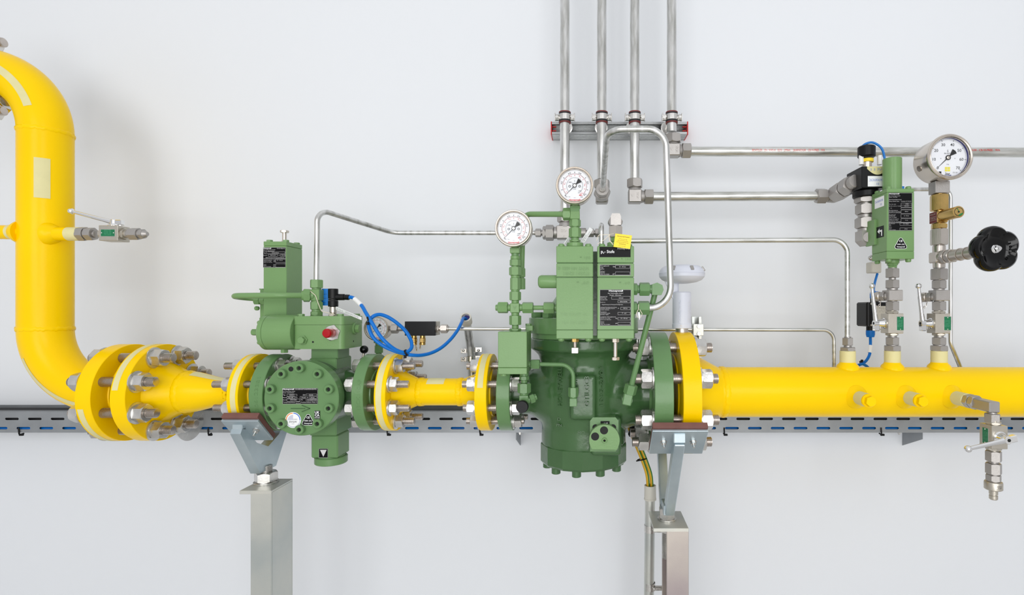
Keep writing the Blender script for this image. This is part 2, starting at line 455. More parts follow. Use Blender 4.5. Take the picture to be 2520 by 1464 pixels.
mb.box((tx0, YF, ZT-.001), (tx1, YF+.009, ZT+.0008), .0005)
mk('front_rail', mb, GLV, tray)
mb = MB(); mb.box((tx0, YF+.0015, ZB), (tx1, YB, ZB+.0015), 0); mk('tray_floor', mb, GLV, tray)
mb = MB(); mb.box((tx0, YB-.0015, ZB+.0015), (tx1, YB, ZT+.001), 0); mk('back_rail', mb, GLV, tray)
def bracket(px0, px1, py1, label):
    t = thing('wall_bracket', label, 'bracket', P((px0+px1)/2, 1066, .3), 'brackets under the cable tray')
    a = P(px0, 1066, .262).x; b = P(px1, 1066, .262).x; z1 = P(0, py1, .262).z
    mb = MB(); mb.box((a, YF+.01, ZB-.0022), (b, .361, ZB-.0002), .0003); mb.prism([(YF+.012, ZB-.0022), (.361, ZB-.0022), (.361, z1-.035), (YF+.012, z1+.012)], ((b-.002) if px0 > CX else (a+.002), 0, 0), (0, 1, 0), (0, 0, 1), (-.002, 0, 0))
    mk('bracket_arm', mb, GLV, t)
    mb = MB(); mb.lathe((a+.012, YF+.025, ZB-.0022), (0, 0, -1), [(0, .006), (.005, .006), (.005, .003), (.010, .003)], 6); mk('nut', mb, ZINC, t)
bracket(1270, 1313, 1088, 'grey wall bracket under the cable tray left of the large green regulator')
bracket(2205, 2268, 1088, 'grey wall bracket under the cable tray below the yellow pipe at right')
bracket(222, 262, 1076, 'grey wall bracket under the cable tray below the big left flange')
def wire(name, label, cat, pts, r, m, group=None, n=10, k=8):
    mb = MB(); mb.spline(pts, r, n, k); return mk(name, mb, m, label=label, cat=cat, group=group)
def longwire(y, z, amp, r, m, label, x0=tx0+.02, x1=tx1-.02, seed=1):
    rnd = random.Random(seed); pts = []; x = x0
    while x < x1:
        pts.append((x, y+rnd.uniform(-amp, amp), z)); x += .12
    pts.append((x1, y, z)); return wire('cable', label, 'cable', pts, r, m, 'cables lying in the tray')
longwire(YF+.014, ZB+.0095, .003, .0065, BLU, 'blue cable lying in the tray, seen through its lower slots')
longwire(YF+.040, ZB+.0125, .003, .0095, BLK, 'thick black cable lying low in the tray behind the blue one', seed=4)
longwire(YF+.019, ZB+.036, .003, .012, BLK, 'thick black cable seen through the upper slots of the tray', seed=5)
longwire(YF+.076, ZB+.020, .003, .010, BLK, 'black cable lying low at the back of the tray', seed=6)
for y_, z_, r_, t_ in ((.088, .053, .0105, 'thick black cable lying topmost along the back of the tray at far left'), (.062, .052, .0095, 'black cable lying beside the topmost one in the tray at far left')):
    wire('cable', t_, 'cable', [(-2.12, YF+y_, ZB+z_), (-1.95, YF+y_, ZB+z_), (-1.75, YF+y_-.002, ZB+z_), (-1.55, YF+y_, ZB+z_-.001), (-1.38, YF+y_, ZB+z_-.006), (-1.25, YF+y_+.004, ZB+z_-.012)], r_, BLK, 'cables lying in the tray')
def tie(px, label):
    x = P(px, 0, YF).x; mb = MB()
    mb.tube([(x, YF-.0016, zl+.002), (x, YF-.0022, ZB+.008), (x+.001, YF-.0016, ZB-.006), (x+.001, YF+.012, ZB-.005)], .0022, .003, 8)
    mb.box((x-.001, YF-.002, ZB-.010), (x+.011, YF+.004, ZB-.004), .0008)
    mk('cable_tie', mb, BLK, label=label, cat='cable tie', group='black ties on the cable tray')
tie(48, 'black cable tie through the tray slots at the far left')
tie(513, 'black cable tie on the tray below the yellow reducer cone')
tie(953, 'black cable tie on the tray below the yellow spool left flange')
tie(1181, 'black cable tie on the tray below the yellow spool right flange')
tie(1782, 'black cable tie on the tray just right of the brown padded support')
tie(2168, 'black cable tie on the tray below the two capped pipe stubs')

# ================= yellow pipework =================
AX = lambda px: V((X0(px), 0, ZA))
XL, ZL_ = X0(113), CZ-(173-CY)*.0011
lp = thing('yellow_gas_pipe', 'large yellow steel pipe rising at far left with two elbows and cream tape', 'pipe', (XL, 0, ZA))
rL = .0567; bR = .1705
mb = MB(); mb.tube([(X0(-45), 0, ZL_), (XL, 0, ZL_), (XL, 0, ZA), (X0(271), 0, ZA)], rL, bR, 64, seg=28); mk('pipe', mb, YEL, lp)
weld(lp, (XL, 0, ZL_-bR), (0, 0, 1), rL); weld(lp, (XL, 0, ZA+bR), (0, 0, 1), rL)
mb = MB(); mb.lathe(AX(333), (-1, 0, 0), flange_prof(.0418, .129, .077, .030, rL), 96); mk('flange', mb, YEL, lp)
mb = MB(); mb.lathe((X0(-76), 0, ZL_), (-1, 0, 0), [(0, .06)]+[(0, .08), (.003, .08), (.003, .128), (.042, .129), (.042, .06)], 96); mk('flange', mb, YEL, lp)
mb = MB(); mb.lathe((X0(-76), 0, ZL_), (1, 0, 0), [(0, .085), (.004, .08), (.034, rL), (.05, rL)], 72); mk('flange_neck', mb, YEL, lp)
for k in range(8):
    a = math.radians(22.5+45*k); c = (-.103*math.cos(a), ZL_+.103*math.sin(a))
    stud(lp, c, X0(-76)-.05, X0(-76)+.052, .0125, .0255, .026, [(X0(-76), 1)], rot=.4+k)
# branch stubs on the vertical pipe
zb = P(0, 572, 0).z
yb_ = -.032; zb = P(0, 572, yb_).z; mb = MB(); mb.cyl((XL-.02, yb_, zb), (X0(-60), yb_, zb+.002), .0185, n=40); mb.lathe((XL-.030, yb_, zb), (-1, 0, 0), [(0, .0305), (.006, .030), (.018, .0235), (.024, .0185)], 40); mk('branch_pipe', mb, YEL, lp)
mb = MB(); band(mb, P(8, 0, -.05).x, P(23, 0, -.05).x, (0, yb_, zb+.001), .0187, -90, 90, 20); mk('masking_tape', mb, TAPE, lp)
zs = P(0, 577, -.02).z; ys = -.030
mb = MB(); mb.cyl((XL+.02, ys, zs), (P(171, 0, ys).x, ys, zs), .0175, n=40)
mb.lathe((XL+.038, ys, zs), (1, 0, 0), [(0, .030), (.008, .029), (.018, .022), (.023, .0175)], 40); mk('branch_stub', mb, YEL, lp)
mb = MB(); mb.cyl((P(168, 0, ys).x, ys, zs), (P(197, 0, ys).x, ys, zs), .0178, n=40, ch=.001); mk('stub_end', mb, TAPE, lp, label='cream masked stub end')
def pix(p): d = D0+p[1]; return (CX+p[0]/d*F, CY-(p[2]-CZ)/d*F)
# tape patch on the vertical pipe
def th_for(px, r):
    best = min(range(-200, 1100), key=lambda t: abs(pix((XL+r*math.sin(t*.0015), -r*math.cos(t*.0015), CZ))[0]-px)); return best*.0015
t0, t1 = th_for(83, rL), th_for(124, rL); zt0, zt1 = P(0, 387, -.05).z, P(0, 486, -.05).z
mb = MB(); vs = []
for i in range(13):
    t = t0+(t1-t0)*i/12
    for z, r in ((zt0, rL+.0006), (zt1, rL+.0006)): vs.append((XL+r*math.sin(t), -r*math.cos(t), z))
mb.add(vs, [[2*i, 2*i+1, 2*i+3, 2*i+2] for i in range(12)]); mk('masking_tape', mb, TAPE, lp)
def torus_tape(cx, cz, a0, a1, px_end, tilt, w):
    """tape following an elbow; a = angle round the bend, phi = angle round the tube (0 outer, 90 towards the camera)"""
    mb = MB(); vs = []; N = 30
    def pt(a, ph, rr=rL+.0006):
        q = bR+rr*math.cos(ph); return V((cx+q*math.cos(a), -rr*math.sin(ph), cz+q*math.sin(a)))
    def ph_at(a): return px_end+tilt*(a-a0)
    for i in range(N+1):
        a = a0+(a1-a0)*i/N; ph = ph_at(a)
        for k in (-1, 0, 1): vs.append(pt(a, ph+k*w/2/rL))
    mb.add(vs, [[3*i+k, 3*i+k+1, 3*i+k+4, 3*i+k+3] for i in range(N) for k in range(2)]); mk('masking_tape', mb, TAPE, lp)
torus_tape(X0(-42), CZ-(328-CY)*.0011, math.radians(17), math.radians(100), math.radians(74), .12, .018)
torus_tape(X0(268), CZ-(809-CY)*.0011, math.radians(203), math.radians(262), math.radians(63), -.10, .014)
mb = MB(); band(mb, X0(300), X0(313), (0, 0, ZA), .129, -11, -80); mk('masking_tape', mb, TAPE, lp)

# reducer spool
rd = thing('yellow_reducer_pipe', 'yellow reducing cone between large left flange and small flange beside the shut-off valve', 'pipe', AX(480))
mb = MB(); mb.lathe(AX(371), (1, 0, 0), flange_prof(.041, .129, .078, .052, .0555), 96); mk('flange', mb, YEL, rd)
r1, r2 = .0555, .0355
prof = [(0, r1-.006), (0, r1), (.012, r1)]+[(.012+.105*t, r1+(r2-r1)*(3*t*t-2*t**3)*.85+(r2-r1)*.15*t) for t in [i/14 for i in range(1, 15)]]+[(.125, r2), (.125, r2-.005)]
mb = MB(); mb.lathe(AX(455), (1, 0, 0), prof, 72); mk('reducer_cone', mb, YEL, rd)
mb = MB(); mb.lathe(AX(648), (-1, 0, 0), flange_prof(.0319, .1025, .052, .030, r2), 96); mk('flange', mb, YEL, rd)
weld(rd, AX(463), (1, 0, 0), r1, .008); weld(rd, AX(573), (1, 0, 0), r2, .005)
mb = MB(); band(mb, X0(378), X0(391), (0, 0, ZA), .129, 10, 95); mk('masking_tape', mb, TAPE, rd)
mb = MB(); band(mb, X0(628), X0(640), (0, 0, ZA), .1025, -85, 95); mk('masking_tape', mb, TAPE, rd)
# tape along the cone, laid on its surface
vs = []; mb = MB()
for i in range(13):
    x = X0(482)+(X0(556)-X0(482))*i/12; t = (x-X0(455)-.012)/.105; t = min(1, max(0, t)); r = r1+(r2-r1)*(3*t*t-2*t**3)*.85+(r2-r1)*.15*t+.0006
    for a in (62, 76, 90): vs.append((x, -r*math.cos(math.radians(a)), ZA+r*math.sin(math.radians(a))))
mb.add(vs, [[3*i+k, 3*i+k+1, 3*i+k+4, 3*i+k+3] for i in range(12) for k in range(2)]); mk('masking_tape', mb, TAPE, rd)
studs(rd, X0(295)-.030-.010, X0(408)+.053, .103, .0125, .0240, .025, X0(295), X0(408))
studs(rd, X0(619)-.050, X0(702)+.030, .079, .0092, .0183, .0185, X0(619), X0(702))
# figure-eight blank between the two large flanges
mb = MB(); q = V((X0(349), .168, ZA-.114))
mb.lathe(AX(347), (1, 0, 0), [(0, .03), (0, .076), (.006, .076), (.006, .03)], 64)
mb.lathe(q-V((.0, 0, 0)), (1, 0, 0), [(0, .001), (0, .056), (.006, .058), (.006, .001)], 56)
mb.obox((X0(349)+.003, .098, ZA-.066), (.003, .045, .014), .001, Matrix.Rotation(math.radians(-34), 3, 'X'))
mk('spectacle_blind', mb, ZINC, label='round grey steel blanking plate clamped between the two large left flanges', cat='blanking plate')

# middle spool
ms = thing('yellow_spool_pipe', 'short yellow spool pipe with two flanges between green shut-off valve and green regulator', 'pipe', AX(1085))
rm = .0363
mb = MB(); mb.lathe(AX(954), (1, 0, 0), flange_prof(.0319, .1025, .058, .052, rm), 96); mk('flange', mb, YEL, ms)
mb = MB(); mb.lathe(AX(1217), (-1, 0, 0), flange_prof(.0335, .1025, .055, .048, rm), 96); mk('flange', mb, YEL, ms)
mb = MB(); mb.cyl(AX(1028), AX(1145), rm, n=64); mk('pipe', mb, YEL, ms)
weld(ms, AX(1037), (1, 0, 0), rm, .008); weld(ms, AX(1134), (1, 0, 0), rm, .008)
mb = MB(); band(mb, X0(961), X0(974), (0, 0, ZA), .1025, -85, 95); mk('masking_tape', mb, TAPE, ms)
mb = MB(); band(mb, X0(1193), X0(1206), (0, 0, ZA), .1025, 14, 95); mk('masking_tape', mb, TAPE, ms)
mb = MB(); band(mb, X0(1056), X0(1098), (0, 0, ZA), rm, 42, 96, 14); mk('masking_tape', mb, TAPE, ms)
studs(ms, X0(905)-.026, X0(983)+.052, .079, .0098, .0190, .0190, X0(905), X0(983))
studs(ms, X0(1186.5)-.034, X0(1267)+.030, .079, .0095, .0183, .0190, X0(1186.5), X0(1267))

# right pipe
rr = .0668
rp_ = thing('yellow_outlet_pipe', 'long straight yellow pipe at right with three upright stubs and three front stubs', 'pipe', AX(2100))
mb = MB(); mb.lathe(AX(1654), (1, 0, 0), flange_prof(.0484, .162, .105, .075, rr), 110); mk('flange', mb, YEL, rp_)
mb = MB(); mb.cyl(AX(1760), AX(2720), rr, n=96); mk('pipe', mb, YEL, rp_)
weld(rp_, AX(1777), (1, 0, 0), rr, .008)
studs(rp_, X0(1594)-.045, X0(1698)+.048,   .1330, .0130, .0246, .0265, X0(1594), X0(1698))
for px in (2086, 2196, 2311):
    x = X0(px); mb = MB(); mb.lathe((x, 0, ZA+.055), (0, 0, 1), [(0, .030), (.008, .030), (.016, .0275), (.022, .0215), (.026, .0195), (.0265, .0195), (P(0, 891, 0).z-ZA-.055, .0195)], 48); mk('branch_stub', mb, YEL, rp_)
    mb = MB(); mb.cyl((x, 0, P(0, 892, 0).z), (x, 0, P(0, 863, 0).z), .0200, n=48, ch=.001); mk('stub_end', mb, TAPE, rp_, label='cream masked stub end')
zf = P(0, 977, -.066).z
for px, cap in ((2109, 1), (2231, 1), (2345, 0)):
    q = P(px, 977, -.066); x = q.x; mb = MB(); mb.lathe((x, -.054, zf), (0, -1, 0), [(0, .031), (.010, .030), (.018, .0235), (.023, .0185), (.026, .0172)], 44); mk('branch_stub', mb, YEL, rp_)
    mb = MB(); mb.cyl((x, -.078, zf), (x, -.120, zf), .0172, n=44, ch=.001); mk('stub_end', mb, TAPE, rp_, label='cream masked stub end')
    if cap:
        mb = MB(); mb.lathe((x, -.119, zf), (0, -1, 0), [(0, .0135), (.0014, .0135), (.0014, .0172), (.006, .0172), (.0075, .0160)], 40); mb.hex((x, -.1262, zf), (0, -1, 0), .011, .0132, .35)
        mk('screw_plug', mb, YEL, rp_)
# ================= green safety shut-off valve =================
XS, YS = -.721, -.109
sv = thing('shut_off_valve', 'green safety shut-off valve with round bolted cover between the two left yellow pipe spools', 'valve', (XS, 0, ZA))
def chamf_cyl(mb, p, d, L, r, ch=.0015, n=64, m=None): return mb.lathe(p, d, [(0, r-ch), (ch, r), (L-ch, r), (L, r-ch)], n, m)
mb = MB()
mb.lathe((X0(702)-.002, 0, ZA), (1, 0, 0), [(0, .05), (0, .058), (.02, .054), (.05, .060), (.09, .070)], 56)
mb.lathe((X0(905)+.002, 0, ZA), (-1, 0, 0), [(0, .05), (0, .052), (.02, .050), (.05, .058), (.10, .066)], 56)
mb.lathe((XS, -.074, ZA), (0, 1, 0), [(0, .06), (0, .088), (.10, .088), (.125, .07)], 80)
mk('valve_body', mb, GRD, sv)
mb = MB(); mb.box((-.735, -.045, P(0, 1072.5, -.045).z), (-.6635, .046, P(0, 881.7, -.045).z), .003); mk('body_block', mb, GRM, sv)
for xa, w in ((667.5, .038), (934.5, .0325)):
    mb = MB(); sg = 1 if xa < 800 else -1; mb.lathe(AX(xa), (sg, 0, 0), [(0, .03), (0, .063), (.003, .064), (.003, .1013), (.0042, .1025), (w-.0012, .1025), (w, .1013), (w, .056), (w+.004, .05)], 96); mk('flange', mb, GRM, sv)
mb = MB(); mb.box((-.735, -.035, P(0, 1127.5, -.035).z), (-.6645, .035, P(0, 1071, -.035).z), .003); mk('lower_neck', mb, GRM, sv)
mb = MB(); mb.box((-.735, -.035, P(0, 884, -.035).z), (-.6645, .035, P(0, 857, -.035).z), .002); mk('upper_neck', mb, GRM, sv)
zq = P(0, 1127.5, -.035).z-.0015
mb = MB(); chamf_cyl(mb, (-.6985, 0, zq+.004), (0, 0, -1), .006, .036); chamf_cyl(mb, (-.6985, 0, zq), (0, 0, -1), .0195, .0415, .002); mk('end_plug', mb, GRM, sv)
plate(sv, 'flow_mark', (P(796, 0, -.035).x, -.035, P(0, 1115, -.035).z), .0235, .0235, (), (), base=LBK, ink=LGY, extra=lambda b, at, n: b.add([at(.12, .12), at(.88, .12), at(.5, .9)], [[0, 1, 2]], 1))
# round cover
mb = MB(); chamf_cyl(mb, (XS, YS, ZA), (0, 1, 0), .033, .0937, .0018, 96)
mb.lathe((XS, YS+.033, ZA), (0, 1, 0), [(0, .091), (.003, .091)], 80)
h = V((P(716, 908, YS).x, YS-.0002, P(0, 908, YS).z)); mb.lathe(h, (0, 1, 0), [(0, .0062), (.0005, .0062)], 20, 1)
mk('round_cover', mb, [GRM, HOLE], sv)
def cap_screw(parent, p, d, r, L, mt=GRM, name='cap_screw', sock=None):
    mb = MB(); sr = sock or r*.48
    mb.lathe(p, d, [(0, r), (L-.0012, r), (L, r-.0012), (L, sr+.0008), (L-.0006, sr), (L-.006, sr), (L-.006, 0)], 28, 0)
    mb.lathe(V(p)+V(d).normalized()*(L-.0058), d, [(0, sr*.98), (.0001, 0)], 6, 1)
    return mk(name, mb, [mt, HOLE], parent)
for k in range(10):
    a = math.radians(90+36*k); cap_screw(sv, (XS+.0765*math.cos(a), YS, ZA+.0765*math.sin(a)), (0, -1, 0), .0115, .0125)
# name plate, arrow and stickers on the cover
yc = YS-.0001
def rc(px, py): return V((P(px, py, YS).x, yc, P(px, py, YS).z))
plate(sv, 'nameplate', rc(739, 974.5), U(87, YS), U(38.5, YS), [
 (.01, .10, .085, 'Honeywell', 'L', .32, .03, 2), (.36, .10, .075, 'SICHERHEITSABSPERRVENTIL', 'L', .61), (.015, .22, .05, 'Gas Technologies GmbH', 'L', .34), (.015, .31, .05, 'Kassel - Deutschland', 'L', .31),
 (.02, .46, .07, 'Typ'), (.2, .46, .06, 'HON711'), (.58, .46, .07, 'DN'), (.76, .46, .06, 'DN 50'), (.015, .62, .06, 'Flansch', 'L', .10), (.16, .62, .06, 'Class 600'), (.36, .62, .05, 'Ausf.'), (.54, .62, .06, '50 mm'), (.7, .62, .06, 'PS'), (.8, .62, .06, '100 bar'),
 (.015, .77, .06, 'Serial', 'L', .10), (.22, .77, .06, '2506123381'), (.52, .77, .06, 'PIN'), (.7, .77, .06, 'CE-0085BT0429', 'L', .26), (.02, .92, .065, 'Temperaturklasse', 'L', .34), (.43, .92, .065, '2'), (.53, .92, .065, 'Funktionsklasse', 'L', .29), (.84, .92, .065, 'Klasse A', 'L', .14)],
 [(.13, .385, .41, .50), (.67, .365, .97, .48), (.13, .54, .34, .66), (.5, .53, .66, .65), (.77, .52, .97, .64), (.13, .69, .49, .83), (.67, .69, .97, .81), (.39, .86, .5, .97)])
mb = MB()
def arrow_bar(a, b, w):
    A, B = rc(*a), rc(*b); d = (B-A).normalized(); n = V((-d.z, 0, d.x))*w; dep = V((0, -.0014, 0))
    mb.prism([(0, 0), (1, 0), (1, 1), (0, 1)], A-n, B-A, n*2, dep)
arrow_bar((716, 1005), (751, 1005), .0009); arrow_bar((743, 997), (763, 1005), .0010); arrow_bar((763, 1005), (743, 1013), .0010)
mk('cast_arrow', mb, GRD, sv)
mb = MB(); c = rc(721.5, 1033.5); R_ = U(19.5, YS)
def disc(mb, c, r, m, dy, n=48, a0=0, a1=360, r0=0):
    k = max(3, int(n*abs(a1-a0)/360)); vs = []
    for i in range(k+1):
        a = math.radians(a0+(a1-a0)*i/k); vs += [c+V((r*math.cos(a), -dy, r*math.sin(a))), c+V((r0*math.cos(a), -dy, r0*math.sin(a)))]
    mb.add(vs, [[2*i, 2*i+1, 2*i+3, 2*i+2] for i in range(k)], m)
mb.lathe(c, (0, -1, 0), [(0, R_), (.0004, R_)], 48, 0); mb.c = 0
disc(mb, c, R_*.93, 1, .0005, a0=0, a1=88, r0=R_*.82); disc(mb, c, R_*.93, 2, .0005, a0=92, a1=178, r0=R_*.82); disc(mb, c, R_*.93, 3, .0005, a0=182, a1=358, r0=R_*.82)
disc(mb, c, R_*.66, 3, .0005, a0=90, a1=180)
mb.text('0085', c+V((.0002, -.0006, .0002)), .0032, m=4, fit=.0105); mb.text('DVGW', c+V((0, -.0006, -.0063)), .0040, al='C', m=5, bold=.01, fit=.0185); mb.text('CERT', c+V((0, -.0006, -.0105)), .0022, al='C', m=4)
mk('round_sticker', mb, [LWH, LBL, LOR, mat('print_lilac', (196, 198, 214), .5), mat('print_light_grey', (150, 150, 156), .5), INK], sv, label='round white certification sticker')
def ce_sticker(parent, c, s, u=V((1, 0, 0)), v=V((0, 0, 1))):
    mb = MB(); n = u.cross(v)
    def tri(k):
        pts = []
        for cx, cy, a0 in ((0, .48, 30), (-.40, -.22, 150), (.40, -.22, 270)):
            for i in range(7):
                a = math.radians(a0+120*i/6); pts.append((cx+(.2*k)*math.cos(a), cy+(.2*k)*math.sin(a)))
        return pts
    P1 = [(a*s, b*s) for a, b in tri(1.0)]; P2 = [(a*s, b*s) for a, b in tri(.82)]
    mb.prism(P1, c, u, v, n*.0004, 1); mb.prism(P2, c+n*.0004, u, v, n*.0001, 0)
    o = c+n*.0007
    mb.text('CE', o+v*s*.26, s*.20, u, v, 'C', s*.32, 0, .02, 1); mb.text('0085 (25)', o-v*s*.03, s*.13, u, v, 'C', s*.72, 0, .01, 1); mb.text('Honeywell', o-v*s*.27, s*.12, u, v, 'C', s*.78, 0, .03, 1)
    return mk('triangular_sticker', mb, [LBK, LWH], parent)
ce_sticker(sv, rc(758.5, 1036), U(25, YS))
plate(sv, 'square_sticker', rc(781, 1020.5), U(13.8, YS), U(20, YS), [(.08, .34, .28, 'UK', 'L', .84, .03, 2), (.08, .68, .28, 'CA', 'L', .84, .03, 2), (.06, .93, .17, '0038', 'L', .88, .0, 2)], border=False)
def emb_rim(parent, t, x, R, adeg, h, mt, length, zc=ZA, yc_=0):
    """raised lettering wrapped round a flange rim, reading upwards"""
    mb = MB(); st = 0; mb.text(t, (0, 0, 0), h, (1, 0, 0), (0, 1, 0), 'C', length, .0009)
    for i in range(len(mb.v)):
        v = mb.v[i]; a = math.radians(adeg)+v.x/R; r = R+v.z-.0003
        mb.v[i] = V((x-v.y, yc_-r*math.cos(a), zc+r*math.sin(a)))
    return mk('cast_lettering', mb, mt, parent, ang=60)
emb_rim(sv, '2306123381', X0(702)-.012, .1025, 2, .009, GRM, .098)
emb_rim(sv, '13CK110AF', X0(905)+.022, .1025, 4, .009, GRM, .078)
# lever with black ball on the outlet flange
b0 = P(893, 885, .03); b1 = P(896, 860, .03)
mb = MB(); mb.cyl(b0, b1, .0032, n=14); mk('lever_rod', mb, SSB, sv)
mb = MB(); mb.sphere(b1, .0113, 24, 14); mk('ball_knob', mb, BLG, sv)

# --- trip housing on top ---
xa, xb, ya, yb = -.770, -.638, -.060, .064
zt, zm, zbm = P(0, 778, ya).z, P(0, 799, ya).z, P(0, 859, ya).z
def rrect(x0, x1, y0, y1, r):
    p = []
    for cx, cy, a0 in ((x1-r, y0+r, -90), (x1-r, y1-r, 0), (x0+r, y1-r, 90), (x0+r, y0+r, 180)):
        for i in range(6): a = math.radians(a0+90*i/5); p.append((cx+r*math.cos(a), cy+r*math.sin(a)))
    return p
mb = MB(); mb.prism(rrect(xa, xb, ya, yb, .012), (0, 0, zbm), (1, 0, 0), (0, 1, 0), (0, 0, zm-zbm-.0006))
for (px, py, r) in ((770, 841.5, .0026),): q = P(px, py, ya-.0002); mb.lathe(q, (0, 1, 0), [(0, r), (.0004, r)], 14, 1)
q = P(869, 839.5, 0); mb.lathe((xb+.0002, q.y+.0, P(0, 839.5, 0).z), (-1, 0, 0), [(0, .0025), (.0004, .0025)], 14, 1)
mk('trip_housing', mb, [GRN, HOLE], sv)
mb = MB(); mb.prism(rrect(xa, xb, ya, yb, .010), (0, 0, zm), (1, 0, 0), (0, 1, 0), (0, 0, zt-zm)); mk('housing_lid', mb, GRN, sv)
for x, y in ((xa+.014, ya+.016), (xb-.016, ya+.018), (xb-.012, yb-.016), (xa+.014, yb-.016)):
    mb = MB(); mb.hex((x, y, zt-.0005), (0, 0, 1), .0065, .0085, .3); mk('lid_bolt', mb, GRN, sv)
q = P(818, 819, ya)
mb = MB(); mb.hex(q+V((0, .001, 0)), (0, -1, 0), .0055, .0215, .25); mk('hex_collar', mb, ZINC, sv, label='silver hexagonal collar of the button')
mb = MB(); mb.lathe(q, (0, -1, 0), [(.0055, .0118), (.030, .0118), (.0335, .0095), (.034, 0)], 36); mk('push_button', mb, BTN, sv, label='round red push button')
q = P(746, 837, ya); mb = MB(); mb.hex(q+V((0, .001, 0)), (0, -1, 0), .005, .0125, .2); mb.hex(q+V((0, -.004, 0)), (0, -1, 0), .009, .0092, .2); mk('screw_plug', mb, GRN, sv)
mb = MB(); yq = .008; zq = P(0, 808, yq).z; chamf_cyl(mb, (xb-.001, yq, zq), (1, 0, 0), .005, .0165, .001, 30); mb.hex((xb+.004, yq, zq), (1, 0, 0), .010, .0118, .2); mk('screw_plug', mb, GRN, sv)
# spring cylinder at left
cyy, cyz, cyr = -.030, P(0, 817.5, -.03).z, .0463
x0_, x1_ = -.857, -.768
mb = MB(); mb.lathe((x0_+.014, cyy, cyz), (1, 0, 0), [(0, cyr-.001), (.001, cyr), (x1_-x0_-.0155, cyr), (x1_-x0_-.014, cyr-.0012)], 72); mb.lathe((x1_-.011, cyy-.020, cyz+.004), (1, 0, 0), [(.0112, .003), (.0115, .003)], 12, 1); mk('spring_cylinder', mb, [GRN, HOLE], sv)
mb = MB(); mb.lathe((x0_, cyy, cyz), (1, 0, 0), [(0, cyr-.003), (.003, cyr), (.0128, cyr), (.0136, cyr-.0008)], 72); mk('cylinder_cap', mb, GRN, sv)
for dy, dz in ((-.022, .026), (-.022, -.026), (.02, .026), (.02, -.026)):
    mb = MB(); mb.lathe((x0_+.001, cyy+dy, cyz+dz), (-1, 0, 0), [(0, .0062), (.005, .0062), (.009, .004), (.0095, 0)], 16); mk('cap_screw', mb, GRN, sv)
stack(sv, (x0_+.001, cyy, cyz), (-1, 0, 0), [('n', 13, 10.5), ('c', 3, 8.5), ('n', 3.5, 10.0), ('n', 15, 8.2)], mt=GRN, s=.00107, rot=.3)
mb = MB(); mb.hex((P(700, 0, cyy).x, cyy, cyz-cyr+.002), (0, 0, -1), .010, .0095, .1); mk('screw_plug', mb, GRN, sv)
# tower
tx0_, tx1_, ty0, ty1 = -.882, -.8195, .000, .080
ztt = P(0, 594, 0).z; ztl = P(0, 605, 0).z
mb = MB(); mb.box((tx0_, ty0, P(0, 800, 0).z), (tx1_, ty1, ztl), .0012); mk('control_tower', mb, GRN, sv)
mb = MB(); mb.box((tx0_, ty0, ztl+.0004), (tx1_, ty1, ztt), .0010); mk('tower_cap', mb, GRN, sv)
for x, y in ((tx0_+.011, ty0+.010), (tx1_-.007, ty0+.010), (tx1_-.009, ty1-.012), (tx0_+.011, ty1-.012)):
    mb = MB(); mb.hex((x, y, ztt-.0004), (0, 0, 1), .0055, .0082, .2); mk('lid_bolt', mb, GRN, sv)
q = V((-.8475, .040, ztt)); mb = MB(); mb.hex(q, (0, 0, 1), .007, .0085); mb.cyl(q, q+V((0, 0, .030)), .0055, n=20); mb.hex(q+V((0, 0, .029)), (0, 0, 1), .0065, .0112, .3); mk('adjusting_screw', mb, SSB, sv, label='bare steel adjusting screw')
mb = MB(); mb.box((tx0_-.028, .030, P(0, 712, .03).z-.155), (tx0_+.001, .082, P(0, 712, .03).z), .0012); mk('side_block', mb, GRN, sv)
for px, py in ((645, 712), ): 
    mb = MB(); mb.hex(P(px, py+1, .045), (0, 0, 1), .003, .008); mk('lid_bolt', mb, GRN, sv)
mb = MB(); mb.box((tx0_, -.02, P(0, 800, 0).z-.02), (-.768, .075, P(0, 781, 0).z), .002); mk('mounting_plate', mb, GRN, sv)
plate(sv, 'nameplate', (P(675.5, 0, ty0).x, ty0-.0001, P(0, 633.5, ty0).z), U(55.5, 0), U(49.5, 0), [
 (.02, .07, .05, 'Honeywell', 'L', .34, .03, 2), (.62, .07, .045, 'Kontrollgerät', 'L', .34), (.02, .135, .035, 'Gas Technologies GmbH', 'L', .52), (.02, .20, .035, 'Kassel - Deutschland', 'L', .48), (.03, .30, .045, 'Typ'), (.4, .29, .04, 'HON K19-K16', 'L', .3),
 (.02, .41, .035, 'Serial-Nr.', 'L', .17), (.32, .41, .035, '2506121674', 'L', .24), (.70, .41, .035, 'PS'), (.82, .41, .035, '100 bar', 'L', .14), (.12, .52, .035, 'Registrierung mit Honeywell Stellgeräten', 'L', .83), (.03, .645, .028, 'spezif. Führungsbereich', 'L', .38), (.03, .70, .028, 'specific set range', 'L', .34), (.03, .755, .028, 'gamme de reference', 'L', .38), (.62, .66, .035, '10 - 40 bar', 'L', .26), (.03, .865, .028, 'Sollwert'), (.03, .915, .028, 'setpoint'), (.03, .965, .028, 'valeur de consigne', 'L', .33), (.46, .66, .04, 'Wdo'), (.46, .73, .04, 'Wdu'), (.46, .88, .04, 'pdo'), (.46, .95, .04, 'pdu')],
 [(.15, .225, .97, .315), (.24, .345, .64, .445), (.78, .345, .97, .445), (.56, .59, .99, .75), (.56, .82, .99, .985), (.02, .565, .98, .568)])
